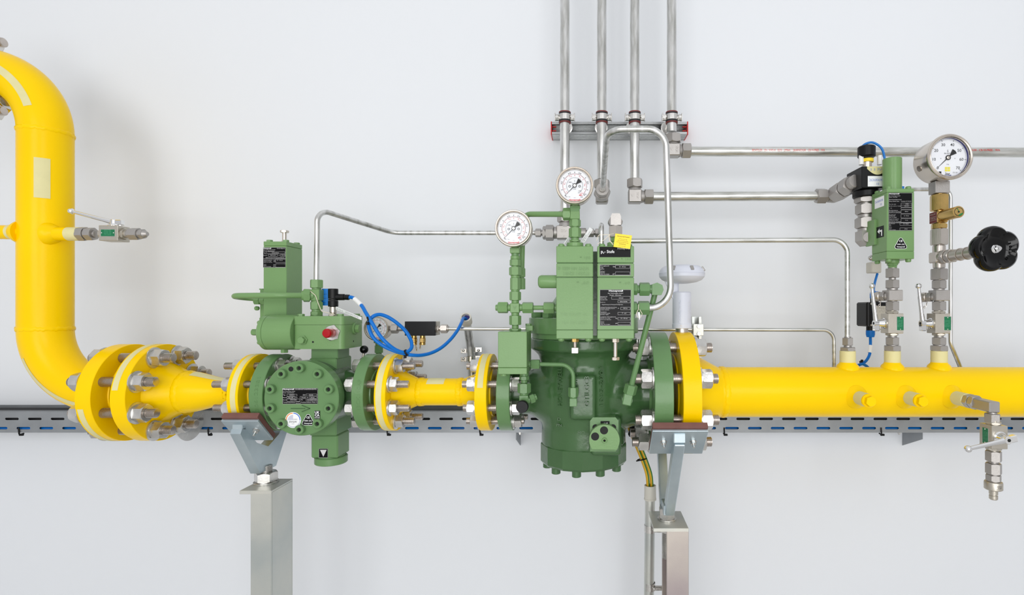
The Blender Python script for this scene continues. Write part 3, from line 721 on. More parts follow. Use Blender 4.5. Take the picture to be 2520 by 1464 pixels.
# fitting column and looped pipe
xc = -.738; q = V((xc, .0, zt))
q = stack(sv, q, (0, 0, 1), [('c', 2, 14), ('n', 9, 14.5), ('c', 5, 11), ('n', 19, 14.8), ('c', 3, 12), ('b', 27, 12.5, 13), ('c', 4, 10.5), ('n', 20, 15.2)], mt=GRN, rot=.1)
zT = q.z
zl_ = P(0, 727, -.02).z
stack(sv, (xc-.005, -.006, zl_), (-1, -.55, 0), [('c', 8, 11), ('n', 14, 16.5), ('k', 5, 13, 9)], mt=GRN, rot=.2)
mb = MB(); z_ = zl_; mb.tube([(xc-.020, -.016, z_), (-.800, -.055, z_-.0005), (-.937, -.058, z_-.002), (-.934, .012, z_-.006), (-.905, .018, z_-.008)],   .0074, [.05, .030, .028], 20); mk('looped_pipe', mb, GRN, sv, label='looped green pipe')
stack(sv, (-.915, .015, z_-.012), (1, .2, 0), [('n', 12, 12), ('c', 4, 9.5), ('n', 8, 12)], mt=GRN, s=.0011)
mb = MB(); mb.lathe((-.915, .028, z_-.034), (0, -1, 0), [(0, .006), (.006, .006), (.009, .003), (.0093, 0)], 16); mk('cap_screw', mb, GRN, sv)
mb = MB(); mb.box((X0(767), -.02, zt+.0005), (X0(786), -.019, zt+.016), .0003); 
plate(sv, 'wall_tag', (P(800, 0, .012).x, .012, P(0, 731, .012).z), .018, .046, [(.25, .35, .05, 'HK19', 'L', .5), (.25, .6, .05, 'HON711', 'L', .6), (.25, .85, .05, 'SL', 'L', .4)], base=BLT, ink=INK, border=False, label='blue plastic tag')
mb = MB(); mb.tube([(xc-.01, -.016, zT-.030), (xc+.006, -.017, zT-.043), (xc+.012, -.016, zT-.062), (xc+.02, -.014, zT-.085), (xc+.055, -.012, zT-.094)], .0010, .01, 6); mk('tag_string', mb, STR, sv)
# connector plug
xc2 = P(820, 0, 0).x; q = V((xc2, 0, zt))
q = stack(sv, q, (0, 0, 1), [('n', 5, 12), ('t', 3, 8), ('c', 15, 8.2)], mt=SSB)
xj = q
jp = thing('connector_plug', 'black angled plug on the green shut-off valve, blue cable leaving it', 'plug', q)
mb = MB(); chamf_cyl(mb, q, (0, 0, 1), .016, .0128, .001, 36); chamf_cyl(mb, q+V((0, 0, .0165)), (0, 0, 1), .004, .0122, .0003, 36); chamf_cyl(mb, q+V((0, 0, .021)), (0, 0, 1), .0275, .0128, .001, 36); mk('plug_body', mb, BLK, jp)
zp = P(0, 731, 0).z; mb = MB(); mb.cyl((xc2+.008, 0, zp), (xc2+.030, 0, zp), .0086, n=28); mb.cyl((xc2+.030, 0, zp), (xc2+.034, 0, zp), .0066, n=28); mk('plug_arm', mb, BLK, jp)
mb = MB(); mb.hex((xc2+.033, 0, zp), (1, 0, -.06), .0105, .0080, .2); mk('gland_nut', mb, BLK, jp)
cend = V((xc2+.043, 0, zp-.001))
# paper tag on the plug
a = P(827, 758, -.014); b = P(890, 784, -.052); u = (b-a).normalized(); v0 = V((0, -.25, 1)); v0 = (v0-u*v0.dot(u)).normalized()
plate(None, 'paper_tag', (a+b)/2, (b-a).length, .0085, [(.03, .7, .3, '25 10-13', 'L', .25), (.38, .40, .2, 'Gas Technologies GmbH Kassel', 'L', .5), (.38, .72, .2, 'HON 711 SL 50  Class 600', 'L', .5)], u=u, v=v0, base=LWH, ink=INK, border=False)
tg = bpy.data.objects['paper_tag']; tagp(tg, 'narrow white paper tag strip lying over the green valve lid below the black plug', 'tag')

# ================= green pressure regulator =================
XR = -.0150
rg = thing('pressure_regulator', 'big dark green cast gas pressure regulator with bolted base, right of the short yellow spool', 'regulator', (XR, 0, P(0, 1136, 0).z))
zfb, zft, zcb, zct = CZ-.0990, CZ-.0704, CZ-.0575, CZ-.0165
zb1, zb2 = P(0, 1084, 0).z, P(0, 1132, 0).z
mb = MB(); ring = lambda z: z
mb.lathe((XR, 0, zb1-.004), (0, 0, 1), [(0, .104), (0, .1135), (.05, .1125), (.09, .121), (.145, .126), (.185, .122), (.215, .117), (.237, .121), (.250, .134), (zfb-zb1+.004, .143), (zft-zb1+.004, .144), (zft-zb1+.004, .12)], 72)
mb.lathe((X0(1262), 0, ZA), (1, 0, 0), [(0, .03), (0, .060), (.05, .060), (.11, .10), (.16, .10)], 56)
mb.lathe((X0(1600), 0, ZA), (-1, 0, 0), [(0, .04), (0, .088), (.03, .086), (.07, .098), (.13, .108), (.18, .10)], 56)
mb.box((XR-.032, -.131, ZA-.050), (XR+.031, -.05, ZA+.060), .004)
mb.box((XR+.02, -.126, zb1-.008), (XR+.095, -.03, ZA-.045), .004)
body = mk('cast_body', mb, GRD, rg, ang=180)
md = body.modifiers.new('remesh', 'REMESH'); md.mode = 'VOXEL'; md.voxel_size = .0034; md.use_smooth_shade = True
md = body.modifiers.new('smooth', 'SMOOTH'); md.factor = .5; md.iterations = 9
mb = MB(); mb.lathe(AX(1233.5), (1, 0, 0), [(0, .03), (0, .063), (.003, .064), (.003, .1013), (.0042, .1025), (.0355, .1025), (.0368, .1013), (.0368, .06)], 96); mk('flange', mb, GRM, rg)
mb = MB(); mb.lathe(AX(1638.5), (-1, 0, 0), [(0, .03), (0, .100), (.003, .101), (.003, .1608), (.0042, .162), (.0477, .162), (.0489, .1608), (.0489, .092), (.054, .088)], 110); mk('flange', mb, GRM, rg)
mb = MB(); mb.lathe((XR, 0, zct), (0, 0, -1), [(0, .05), (0, .144), (.0015, .147), (zct-zcb-.001, .147), (zct-zcb, .1455), (zct-zcb, .139), (zct-zft, .139)], 96); mk('top_cover', mb, GRM, rg)
mb = MB(); mb.lathe((XR, 0, zct), (0, 0, 1), [(0, .104), (.012, .104), (.060, .072), (.066, .066), (.066, .0)], 72); mk('bonnet', mb, GRM, rg)
for k in range(12):
    a = math.radians(15+30*k); mb = MB(); mb.hex((XR+.128*math.cos(a), .128*math.sin(a), zct-.0005), (0, 0, 1), .0145, .0145, k*.4); mk('cover_bolt', mb, GRM, rg)
mb = MB(); mb.lathe((XR, 0, zb1), (0, 0, -1), [(0, .05), (0, .1145), (.002, .1165), (zb1-zb2-.006, .1165), (zb1-zb2, .112), (zb1-zb2, .03)], 14, rot=.24); mk('base_cap', mb, GRD, rg, ang=12)
for k in range(10):
    a = math.radians(-90-18+36*k+8); cap_screw(rg, (XR+.098*math.cos(a), .098*math.sin(a), zb2+.001), (0, 0, -1), .0118, .0165, GRD)
mb = MB(); mb.lathe((XR, 0, zb2), (0, 0, -1), [(0, .032), (.010, .032), (.012, .030), (.012, 0)], 36); mk('base_plug', mb, GRD, rg)
# travel lock plate on the front
q = P(1487, 1069, -.131); w2, h2 = U(35, -.131), U(42, -.131)
mb = MB(); mb.prism([(-w2, -h2), (w2*.8, -h2), (w2, -h2*.8), (w2, h2*.8), (w2*.8, h2), (-w2*.8, h2), (-w2, h2*.8)], (q.x, -.131, q.z), (1, 0, 0), (0, 0, 1), (0, .04, 0))
for sx in (-1, 1): mb.lathe((q.x+sx*w2*.62, -.1312, q.z+h2*.42), (0, 1, 0), [(0, .0075), (.0004, .0075)], 20, 1)
mk('front_pad', mb, [GRM, HOLE], rg)
q = P(1487.5, 1083, -.150); R_ = U(37.5, -.150); pts = []
for i in range(33):
    a = math.radians(-38+254*i/32); pts.append((R_*math.cos(a), R_*math.sin(a)*1.0))
pts = [(a, b*1.02) for a, b in pts if True]
mb = MB(); mb.prism(pts, (q.x, -.150, q.z), (1, 0, 0), (0, 0, 1), (0, .017, 0))
for px, py, r in ((1486.5, 1059, .0098), (1464.5, 1074, .0098)): p = P(px, py, -.1502); mb.lathe((p.x, -.1502, p.z), (0, 1, 0), [(0, r), (.0003, r)], 24, 1)
mk('lock_disc', mb, [GRN, HOLE], rg)
cap_screw(rg, (q.x, -.150, q.z), (0, -1, 0), .0062, .006, GRN)
plate(rg, 'position_mark', P(1489, 1040.5, -.1312), U(22, -.13), U(9, -.13), [(.3, .95, .5, 'AUF', 'L', .5, .02, 2)], base=LBK, ink=LGY, border=False)
# raised panel and cast lettering
q = P(1437, 962, -.140)
def cast_text(t, px, py0, py1, h, R=.128, m=GRD, mirror=False):
    mb = MB(); L = abs(U(py1-py0, -.13)); mb.text(t, (0, 0, 0), h, (1, 0, 0), (0, 1, 0), 'C', L, .0028)
    c = P(px, (py0+py1)/2, -.13)
    for i in range(len(mb.v)):
        v = mb.v[i]; x = c.x-v.y; dx = x-XR; y = -math.sqrt(max(1e-5, R*R-dx*dx))-v.z+.0016
        mb.v[i] = V((x, y, c.z+v.x))
    mk('cast_lettering', mb, m, rg, ang=60)
cast_text('HONEYWELL', 1381, 1002, 905, .0105, .1262)
cast_text('GTILGC3', 1450, 1000, 925, .0120, .1385)
cast_text('GR3', 1421, 955, 915, .0105, .1335)
cast_text('1085-2901', 1485, 1000, 905, .0085, .1262)
def cast_row(t, px, py, h, L, y):
    mb = MB(); c = P(px, py, y); mb.text(t, (c.x, y, c.z), h, (1, 0, 0), (0, 0, 1), 'C', L, .002); mk('cast_lettering', mb, GRD, rg, ang=60)
cast_row('80', 1430, 1069, .010, .018, -.1115); cast_row('DN40', 1387, 1034, .007, .03, -.103); cast_row('PN 100', 1386, 1049, .007, .034, -.1035)
# ================= pilot valves on the regulator =================
YP, YPB = -.212, -.166
def pilot(name, label, xa, xb):
    a, b = P(xa, 0, YP).x, P(xb, 0, YP).x
    z = lambda py: P(0, py, YP).z
    t = thing(name, label, 'valve', ((a+b)/2, (YP+YPB)/2, z(833)), 'pilot valves in front of the regulator')
    for nm, y0, y1 in (('cap_block', 605.5, 646.3), ('middle_block', 647.8, 681.3), ('pilot_body', 682.8, 811.5), ('base_block', 812.2, 833.5)):
        mb = MB(); mb.box((a, YP, z(y1)), (b, YPB, z(y0)), .0012); mk(nm, mb, GRN, t)
    mb = MB(); mb.box((a+.002, YP+.002, z(830)), (b-.002, YPB-.0006, z(608)), 0); mk('inner_block', mb, GRD, t)
    for x in (a+.011, b-.011):
        for y in (YP+.010, YPB-.010):
            mb = MB(); mb.lathe((x, y, z(605.5)-.0002), (0, 0, 1), [(0, .0075), (.0045, .0075), (.006, .0055), (.0065, .0055)], 24); mk('cap_screw', mb, GRN, t)
            mb = MB(); mb.lathe((x, y, z(833.5)+.0002), (0, 0, -1), [(0, .0075), (.004, .0075), (.007, .0045), (.0075, 0)], 24); mk('cap_screw', mb, GRN, t)
    return t, (a+b)/2, z
pa, xpa, zf_ = pilot('pilot_valve', 'left green pilot valve block with bare embossed face under the upper dial gauge', 1369, 1459.6)
pb, xpb, _ = pilot('pilot_valve', 'right green pilot valve block with black nameplates and the p-Stufe sign', 1470, 1560.4)
def emb(parent, t, px, py, h, L, mt=GRN, flip=False, y=YP, dep=.0011):
    mb = MB(); c = P(px, py, y)+V((0, .0002, 0)); s_ = -1 if flip else 1
    mb.text(t, c, U(h, y), (s_, 0, 0), (0, 0, s_), 'C', U(L, y), dep); mk('embossed_lettering', mb, mt, parent, ang=60)
emb(pa, 'HTHT NN 6882', 1416, 656.5, 8, 64, flip=True); emb(pa, 'IT3291 KN01', 1418, 669, 8, 62, flip=True); emb(pa, '8', 1376, 656, 8, 5, flip=True)
emb(pa, '* 150', 1440, 637, 6, 26); emb(pa, '* .60', 1434, 699, 7, 30); emb(pa, 'T40 4060T 40', 1412, 777, 8, 66, dep=.0006); emb(pa, 'HN NH 6882', 1414, 797, 8, 62, dep=.0006)
emb(pb, '* 150', 1541, 640, 5, 26); emb(pb, '* .60', 1537, 699, 6, 27)
yy = YP-.0001
def pp(px, py): return V((P(px, py, YP).x, yy, P(px, py, YP).z))
plate(pb, 'nameplate', pp(1513.5, 620), U(76.5, YP), U(25.5, YP), [(.05, .60, .30, 'p', 'L', None, .01, 2), (.115, .66, .13, 'd', 'L', None, .02, 2), (.16, .60, .28, '- Stufe', 'L', .32, .01, 2), (.58, .24, .17, 'Honeywell', 'L', .40, .02, 1)], border=False)
plate(pb, 'nameplate', pp(1514, 664.5), U(76, YP), U(26, YP), [(.02, .15, .09, 'Führungsbereich', 'L', .28), (.02, .30, .09, 'range'), (.02, .44, .09, 'gamme'), (.02, .66, .09, 'Sollwert'), (.02, .79, .09, 'setpoint'), (.02, .93, .09, 'valeur de consigne', 'L', .29), (.63, .24, .10, '10 - 40 bar', 'L', .22), (.42, .25, .12, 'Wh'), (.42, .92, .12, 'pd')], [(.51, .06, .97, .34), (.51, .68, .97, .96)])
plate(pb, 'nameplate', pp(1514.5, 757), U(77, YP), U(89, YP), [
 (.29, .055, .042, 'Honeywell', 'L', .45, .03, 2), (.5, .115, .028, 'Gas Technologies GmbH', 'C', .49), (.5, .165, .028, 'Kassel - Germany', 'C', .37), (.02, .21, .022, 'REGLER-TYP', 'L', .22), (.02, .25, .022, 'PILOT-TYPE', 'L', .19), (.02, .295, .022, 'PILOTE-TYPE', 'L', .22), (.02, .36, .022, 'Serial no.', 'L', .16),
 (.68, .245, .025, 'HON630', 'C', .14), (.76, .345, .025, '2506123386', 'C', .24), (.07, .425, .024, 'Registrierung mit Honeywell Stellgeräten', 'L', .67), (.02, .50, .022, 'zulässige Druckbeanspruchung', 'L', .52), (.02, .535, .022, 'maximum allowable pressure', 'L', .46), (.02, .57, .022, 'pression maximum', 'L', .28), (.58, .53, .022, 'PS'), (.82, .53, .025, '100 bar', 'C', .14),
 (.02, .63, .022, 'Regelgrösse', 'L', .2), (.02, .665, .022, 'controlled variable', 'L', .31), (.02, .70, .022, 'grandeur reglee', 'L', .26), (.78, .665, .025, 'F - pd', 'C', .13), (.02, .765, .022, 'spezifischer Führungsbereich', 'L', .49), (.02, .80, .022, 'specific set range', 'L', .31), (.02, .84, .022, 'gamme de reference', 'L', .34), (.78, .807, .025, '10 - 40 bar', 'C', .22), (.5, .81, .03, 'Wds', 'L', .06),
 (.02, .90, .022, 'Sollwert'), (.02, .935, .022, 'setpoint'), (.02, .97, .022, 'valeur de consigne', 'L', .31), (.5, .945, .03, 'pds', 'L', .06)],
 [(.38, .19, .97, .265), (.58, .305, .97, .365), (.67, .49, .97, .555), (.58, .63, .97, .695), (.58, .775, .97, .84), (.58, .905, .97, .97)])
mb = MB(); mb.box((P(1376, 0, -.16).x, YPB+.0005, zf_(829)), (P(1552, 0, -.16).x, -.1485, zf_(613)), .001); mk('mounting_plate', mb, GRD, rg)
# left pilot details
yc_ = -.189
stack(pa, (xpa, yc_, zf_(833.5)), (0, 0, -1), [('n', 9, 9.5, None, BRS), ('t', 13, 5.2), ('b', 15, 8.5, 8.5, ZINC)], s=U(1, yc_), mt=THR, rot=.2)
q = V((P(1372, 0, yc_).x, yc_, P(0, 693, yc_).z)); mb = MB(); mb.lathe(q, (-1, 0, 0), [(0, .0155), (.038, .0155), (.043, .0135), (.0455, .0095), (.046, 0)], 36); mk('side_cylinder', mb, GRN, pa)
stack(pb, (xpb, yc_, zf_(833.5)), (0, 0, -1), [('n', 10, 9.5, None, SSB), ('c', 36, 5), ('n', 8, 10.5, None, SSB)], s=U(1, yc_), mt=SSB, rot=.25)
# column between left pilot and its gauge
gy = -.187; S1 = U(1, gy)
ca = thing('gauge_column', 'green fitting column standing on the left pilot valve and carrying the upper dial gauge', 'pipe fitting', (xpa, gy, zf_(605.5)))
q = stack(ca, (xpa, gy, zf_(605.5)), (0, 0, 1), [('c', 11, 21), ('c', 2, 10), ('n', 6, 14), ('c', 5, 10), ('n', 24, 15.5), ('c', 3, 11), ('n', 18, 14.5), ('b', 20, 12), ('c', 6, 10), ('n', 14, 13)], s=S1*.985, mt=GRN, rot=.05)
ztop_a = q.z
zt1 = P(0, 527, gy).z
stack(ca, (xpa-.011, gy, zt1), (-1, 0, 0), [('n', 18, 15.5), ('c', 2, 9)], s=S1, mt=GRN, rot=.3)
# filter block and its column
FX, FY = -.1795, -.150
fb0, fb1 = P(1225.5, 0, -.19).x, P(1296.5, 0, -.19).x
zA_, zB_, zC_ = P(0, 816, -.19).z, P(0, 905, -.19).z, P(0, 921, -.19).z
fb = thing('filter_block', 'square green filter block in front of the regulator inlet flange, below the lower dial gauge', 'filter', ((fb0+fb1)/2, -.14, zC_))
mb = MB(); mb.box((fb0, -.19, zB_+.0004), (fb1, -.095, zA_), .0012); mk('filter_body', mb, GRN, fb)
mb = MB(); mb.box((fb0, -.19, zC_), (fb1, -.095, zB_), .0012); mk('filter_base', mb, GRN, fb)
mb = MB(); mb.box((fb1-.012, -.115, zA_-.001), (fb1+.006, -.09, zA_+.012), .001); mb.hex((fb1-.006, -.10, zA_+.011), (0, 0, 1), .006, .008); mk('side_lug', mb, GRN, fb)
for x, y in ((fb0+.012, -.178), (fb0+.012, -.107), (fb1-.012, -.107)):
    mb = MB(); mb.lathe((x, y, zC_+.0002), (0, 0, -1), [(0, .0075), (.005, .0075), (.0065, .005), (.0068, 0)], 20); mk('cap_screw', mb, GRN, fb)
S2 = U(1, FY)
cb = thing('gauge_column', 'tall green fitting column with a cross piece, standing on the square filter block', 'pipe fitting', (FX, FY, zA_))
q = stack(cb, (FX, FY, zA_+.0002), (0, 0, 1), [('n', 6, 15.5), ('c', 9, 8.5), ('n', 24, 15), ('c', 7, 10), ('b', 24, 11.5), ('c', 7, 9.5), ('n', 22, 14.5), ('c', 4, 11), ('n', 31, 13), ('c', 6, 11.5), ('n', 21, 15.5), ('c', 3, 10), ('n', 16, 14), ('c', 9, 12), ('c', 6, 9), ('b', 14, 12)], s=S2*.975, mt=GRN, rot=.08)
zx = P(0, 757, FY).z
stack(cb, (FX-.011, FY, zx), (-1, 0, 0), [('c', 7, 8.5), ('n', 24, 14.2), ('c', 6, 7.5)], s=S2, mt=GRN, rot=.25)
stack(cb, (FX+.011, FY, zx), (1, 0, 0), [('c', 7, 8.5), ('n', 26, 14.2), ('c', 26, 5.6), ('n', 26, 14.5), ('c', 7, 9)], s=S2, mt=GRN, rot=.25)
mb = MB(); mb.text('V', (FX, FY-.0116, zx-.004), .008, al='C', depth=.0008); mk('cast_mark', mb, GRN, cb)
# side valve on the column and the pipe from the upper column
stack(cb, P(1284, 712, -.122), (0, 0, 1), [('n', 28, 9), ('c', 3, 6), ('n', 22, 9)], s=S2, mt=GRN)
mb = MB(); mb.tube([V((xpa-.026, gy, zt1)), P(1287, 527, -.118), P(1284, 664, -.118)], .0068, .022, 18); mk('green_connecting_pipe', mb, GRN, label='green pipe bent behind the lower dial gauge, running to the upper gauge column', cat='pipe')
# pipe from the filter block to the body
q = stack(fb, (fb1-.001, -.140, P(0, 896, -.14).z), (1, 0, 0), [('c', 6, 8), ('n', 21, 12.5)], s=S2, mt=GRM)
t_ = thing('impulse_pipe', 'thin dark green pipe curving from the filter block down to the regulator body', 'pipe', P(1410, 1000, -.14))
zk = P(0, 894, -.145).z
mb = MB(); mb.tube([q-V((.006, 0, 0)), V((P(1411, 0, -.150).x, -.155, q.z)), V((P(1411, 0, -.150).x, -.155, P(0, 958, -.155).z))], .0050, .030, 16); mk('pipe', mb, GRM, t_)
stack(t_, V((P(1411, 0, -.150).x, -.155, P(0, 953, -.155).z)), (0, 0, -1), [('n', 23, 12.5), ('c', 3, 9), ('b', 20, 9, 8)], s=S2, mt=GRM)
mb = MB(); mb.cyl((P(1411, 0, -.15).x, -.157, P(0, 990, -.155).z), (P(1411, 0, -.15).x, -.112, P(0, 990, -.155).z), .0095, n=24); mk('fitting_body', mb, GRM, t_)
# drain valve under the filter block with black knob
dx = P(1290, 0, -.125).x
dv = thing('drain_valve', 'small green drain valve with round black knob under the square filter block', 'valve', (dx, -.125, zC_-.08))
q = stack(dv, (dx, -.125, zC_), (0, 0, -1), [('c', 12, 11), ('n', 9, 12), ('c', 8, 8), ('n', 24, 16.5), ('c', 5, 11), ('b', 24, 11, 11)], s=U(1, -.125), mt=GRM)
stack(dv, q+V((.006, 0, .010)), (1, .35, .35), [('c', 8, 8), ('n', 12, 12), ('c', 6, 8)], s=.001, mt=GRM)
k0 = P(1284.5, 1001.5, -.165); mb = MB(); mb.cyl(q+V((0, 0, .010)), k0+V((0, .012, 0)), .007, n=16); mk('fitting_body', mb, GRM, dv)
mb = MB(); mb.lathe(k0, (0, 1, 0), [(0, .0135), (.002, .0148), (.014, .0148), (.016, .013)], 40); mk('black_knob', mb, BLK, dv)

# fittings on the right side of the right pilot
yq = -.189; xr = P(1560.4, 0, YP).x; S3 = U(1, yq); zu_, zd_ = P(0, 711.5, yq).z, P(0, 757.5, yq).z
fp = thing('pilot_outlet_fitting', 'green elbow fitting with large nut on the upper right side of the right pilot valve', 'pipe fitting', (xr, yq, zu_))
q = stack(fp, (xr-.001, yq, zu_), (1, 0, 0), [('n', 11, 15), ('c', 5, 10), ('n', 25, 17), ('c', 6, 11)], s=S3, mt=GRM, rot=.3)
mb = MB(); hh = .0125
mb.prism([(0, -.014), (.022, -.014), (.027, -.002), (.024, .009), (.012, .015), (0, .011)], (q.x-.001, yq-hh, zu_), (1, 0, 0), (0, 0, 1), (0, 2*hh, 0)); mk('elbow', mb, GRM, fp)
fl = thing('pilot_inlet_fitting', 'green straight fitting on the lower right side of the right pilot valve, sealed with wire', 'pipe fitting', (xr, yq, zd_))
stack(fl, (xr-.001, yq, zd_), (1, 0, 0), [('n', 10, 16), ('c', 3, 11), ('n', 27, 17.5)], s=S3, mt=GRM, rot=.3)
mb = MB(); c_ = P(1572, 772, -.212); mb.tube([c_+V((0, .004, .022)), c_+V((-.001, 0, .010)), c_+V((-.006, 0, 0)), c_+V((-.002, 0, -.009)), c_+V((.004, 0, -.009)), c_+V((.008, 0, .0)), c_+V((.002, 0, .010))], .0007, .003, 6); mk('seal_wire', mb, STR, fl)
mb = MB(); mb.lathe(c_+V((.0, 0, .004)), (0.1, 0, -1), [(0, .002), (.006, .0032), (.018, .0005)], 12); mk('lead_seal', mb, LWH, fl)
gp = thing('impulse_pipe', 'straight green pipe slanting from the pilot elbow down to the regulator outlet side', 'pipe', P(1548, 990, -.15))
A = q+V((.010, .014, -.006)); B = P(1553, 952, -.145); mb = MB(); mb.tube([A, B], .0068, None, 20); mk('pipe', mb, GRM, gp)
dd = (B-A).normalized(); q2 = stack(gp, B-dd*.006, dd, [('n', 24, 16), ('c', 4, 11)], s=U(1, -.15), mt=GRM)
mb = MB(); mb.obox(q2+V((-.004, 0, -.009)), (.011, .012, .014), .002, Matrix.Rotation(.2, 3, 'Y')); mb.cyl(q2+V((-.004, 0, -.012)), q2+V((-.004, .06, -.012)), .013, n=28); mk('elbow', mb, GRM, gp)

# ================= dial gauges =================
def dial(mb, c, R, style):
    """printed dial: needle zero at lower left, 270 degrees clockwise; materials 0 dial 1 ink 2 red 3 yellow 4 blue"""
    def pol(r, a, dy=.0003): a = math.radians(a); return c+V((r*R*math.cos(a), -dy, r*R*math.sin(a)))
    def tick(a, r0, r1, w, m):
        p, q = pol(r0, a), pol(r1, a); d = (q-p).normalized(); n = V((-d.z, 0, d.x))*(w*R/2); mb.add([p-n, q-n, q+n, p+n], [[0, 1, 2, 3]], m)
    def arc(r, w, m, a0=-45, a1=225):
        vs = []; N = 60
        for i in range(N+1):
            a = a0+(a1-a0)*i/N; vs += [pol(r-w/2, a), pol(r+w/2, a)]
        mb.add(vs, [[2*i, 2*i+1, 2*i+3, 2*i+2] for i in range(N)], m)
    def txt(s, r, a, h, m, bold=0, fit=None):
        p = pol(r, a, .0004); mb.text(s, p-V((0, 0, h*R/2)), h*R, al='C', m=m, bold=bold, fit=fit*R if fit else None)
    if style == 'small':
        arc(.735, .008, 2); arc(.745, .006, 1); arc(.52, .008, 1)
        for i in range(41):
            a = 225-270*i/40; tick(a, .735, .735+(.05 if i % 4 else .10), .010, 1); tick(a, .735, .735-(.04 if i % 4 else .10), .010, 2); tick(a, .52, .52-(.05 if i % 5 else .08), .010, 1)
            if i % 4 == 0: tick(a, .80, .87, .035, 1)
            if i % 4 == 0: tick(a, .61, .67, .03, 2)
        for i, s in enumerate(('0', '20', '40', '60', '80', '100')):
            a = 225-270*i/5; off = -8 if i < 3 else 8; txt(s, .84, a+(-7 if i in (1, 2) else 7 if i in (3, 4) else 4 if i == 0 else 6), .085, 1)
        for i, s in enumerate(('0', '2', '4', '6', '8', '10')): txt(s, .62, 225-270*i/5-8, .08, 2)
        txt('500', .36, 142, .085, 1); txt('S', .30, 90, .10, 1); arc(0.0, 0, 1)
        txt('EN 837', .15, 100, .06, 1); txt('316L', .20, 270, .065, 1, 0, .18); txt('1450', .46, -45, .075, 1); txt('psi', .50, -56, .085, 1); txt('MPa', .70, -57, .085, 2, .02); txt('bar', .82, -57, .085, 1)
        txt('Cl. 1.6', .80, 238, .075, 1); txt('WIKA1', .75, 270, .03, 1); txt('Honeywell', .875, 270, .105, 2, .03, .70)
        for sx in (-1, 1):
            vs = []; p = c+V((sx*.31*R, -.0005, -.03*R))
            for i in range(21): a = 2*PI*i/20; vs += [p+V((.045*R*math.cos(a), 0, .045*R*math.sin(a))), p+V((.075*R*math.cos(a), 0, .075*R*math.sin(a)))]
            mb.add(vs, [[2*i, 2*i+1, 2*i+3, 2*i+2] for i in range(20)], 1)
    else:
        for i in range(71):
            a = 225-270*i/70; big = i % 10 == 0; tick(a, .90 if not big else .86, .97, .012 if not big else .022, 1)
        for i in range(8): txt(str(i*10), .70 if i not in (0, 7) else .73, 225-270*i/7, .15, 1, .004)
        txt('S', .34, 90, .11, 1); txt('EN 837-1', .22, 90, .07, 1); txt('316L', .34, 270, .05, 1); txt('bar', .80, 270, .13, 1, .004); txt('Cl.1.0', .84, 296, .07, 1)
        arc(.43, .004, 1, 88, 92)
        for sx in (-1, 1): txt('o', .36, 90-sx*90-4*sx, .07, 1)
        p = c+V((-.15*R, -.0004, -.70*R)); 
        for ix in (0, 1):
            for iz in (0, 1): q = p+V((ix*.14*R, 0, iz*.12*R)); mb.add([q, q+V((.125*R, 0, 0)), q+V((.125*R, 0, .105*R)), q+V((0, 0, .105*R))], [[0, 1, 2, 3]], 3)
        p = c+V((-.46*R, -.0004, -.86*R)); mb.add([p, p+V((.13*R, 0, 0)), p+V((.13*R, 0, .16*R)), p+V((0, 0, .16*R))], [[0, 1, 2, 3]], 1)
        p = c+V((-.17*R, -.0004, -.97*R)); mb.add([p, p+V((.34*R, 0, 0)), p+V((.34*R, 0, .10*R)), p+V((0, 0, .10*R))], [[0, 1, 2, 3]], 4)
        mb.text('WIKA', c+V((0, -.0006, -.955*R)), .07*R, al='C', m=0, bold=.02, fit=.28*R)
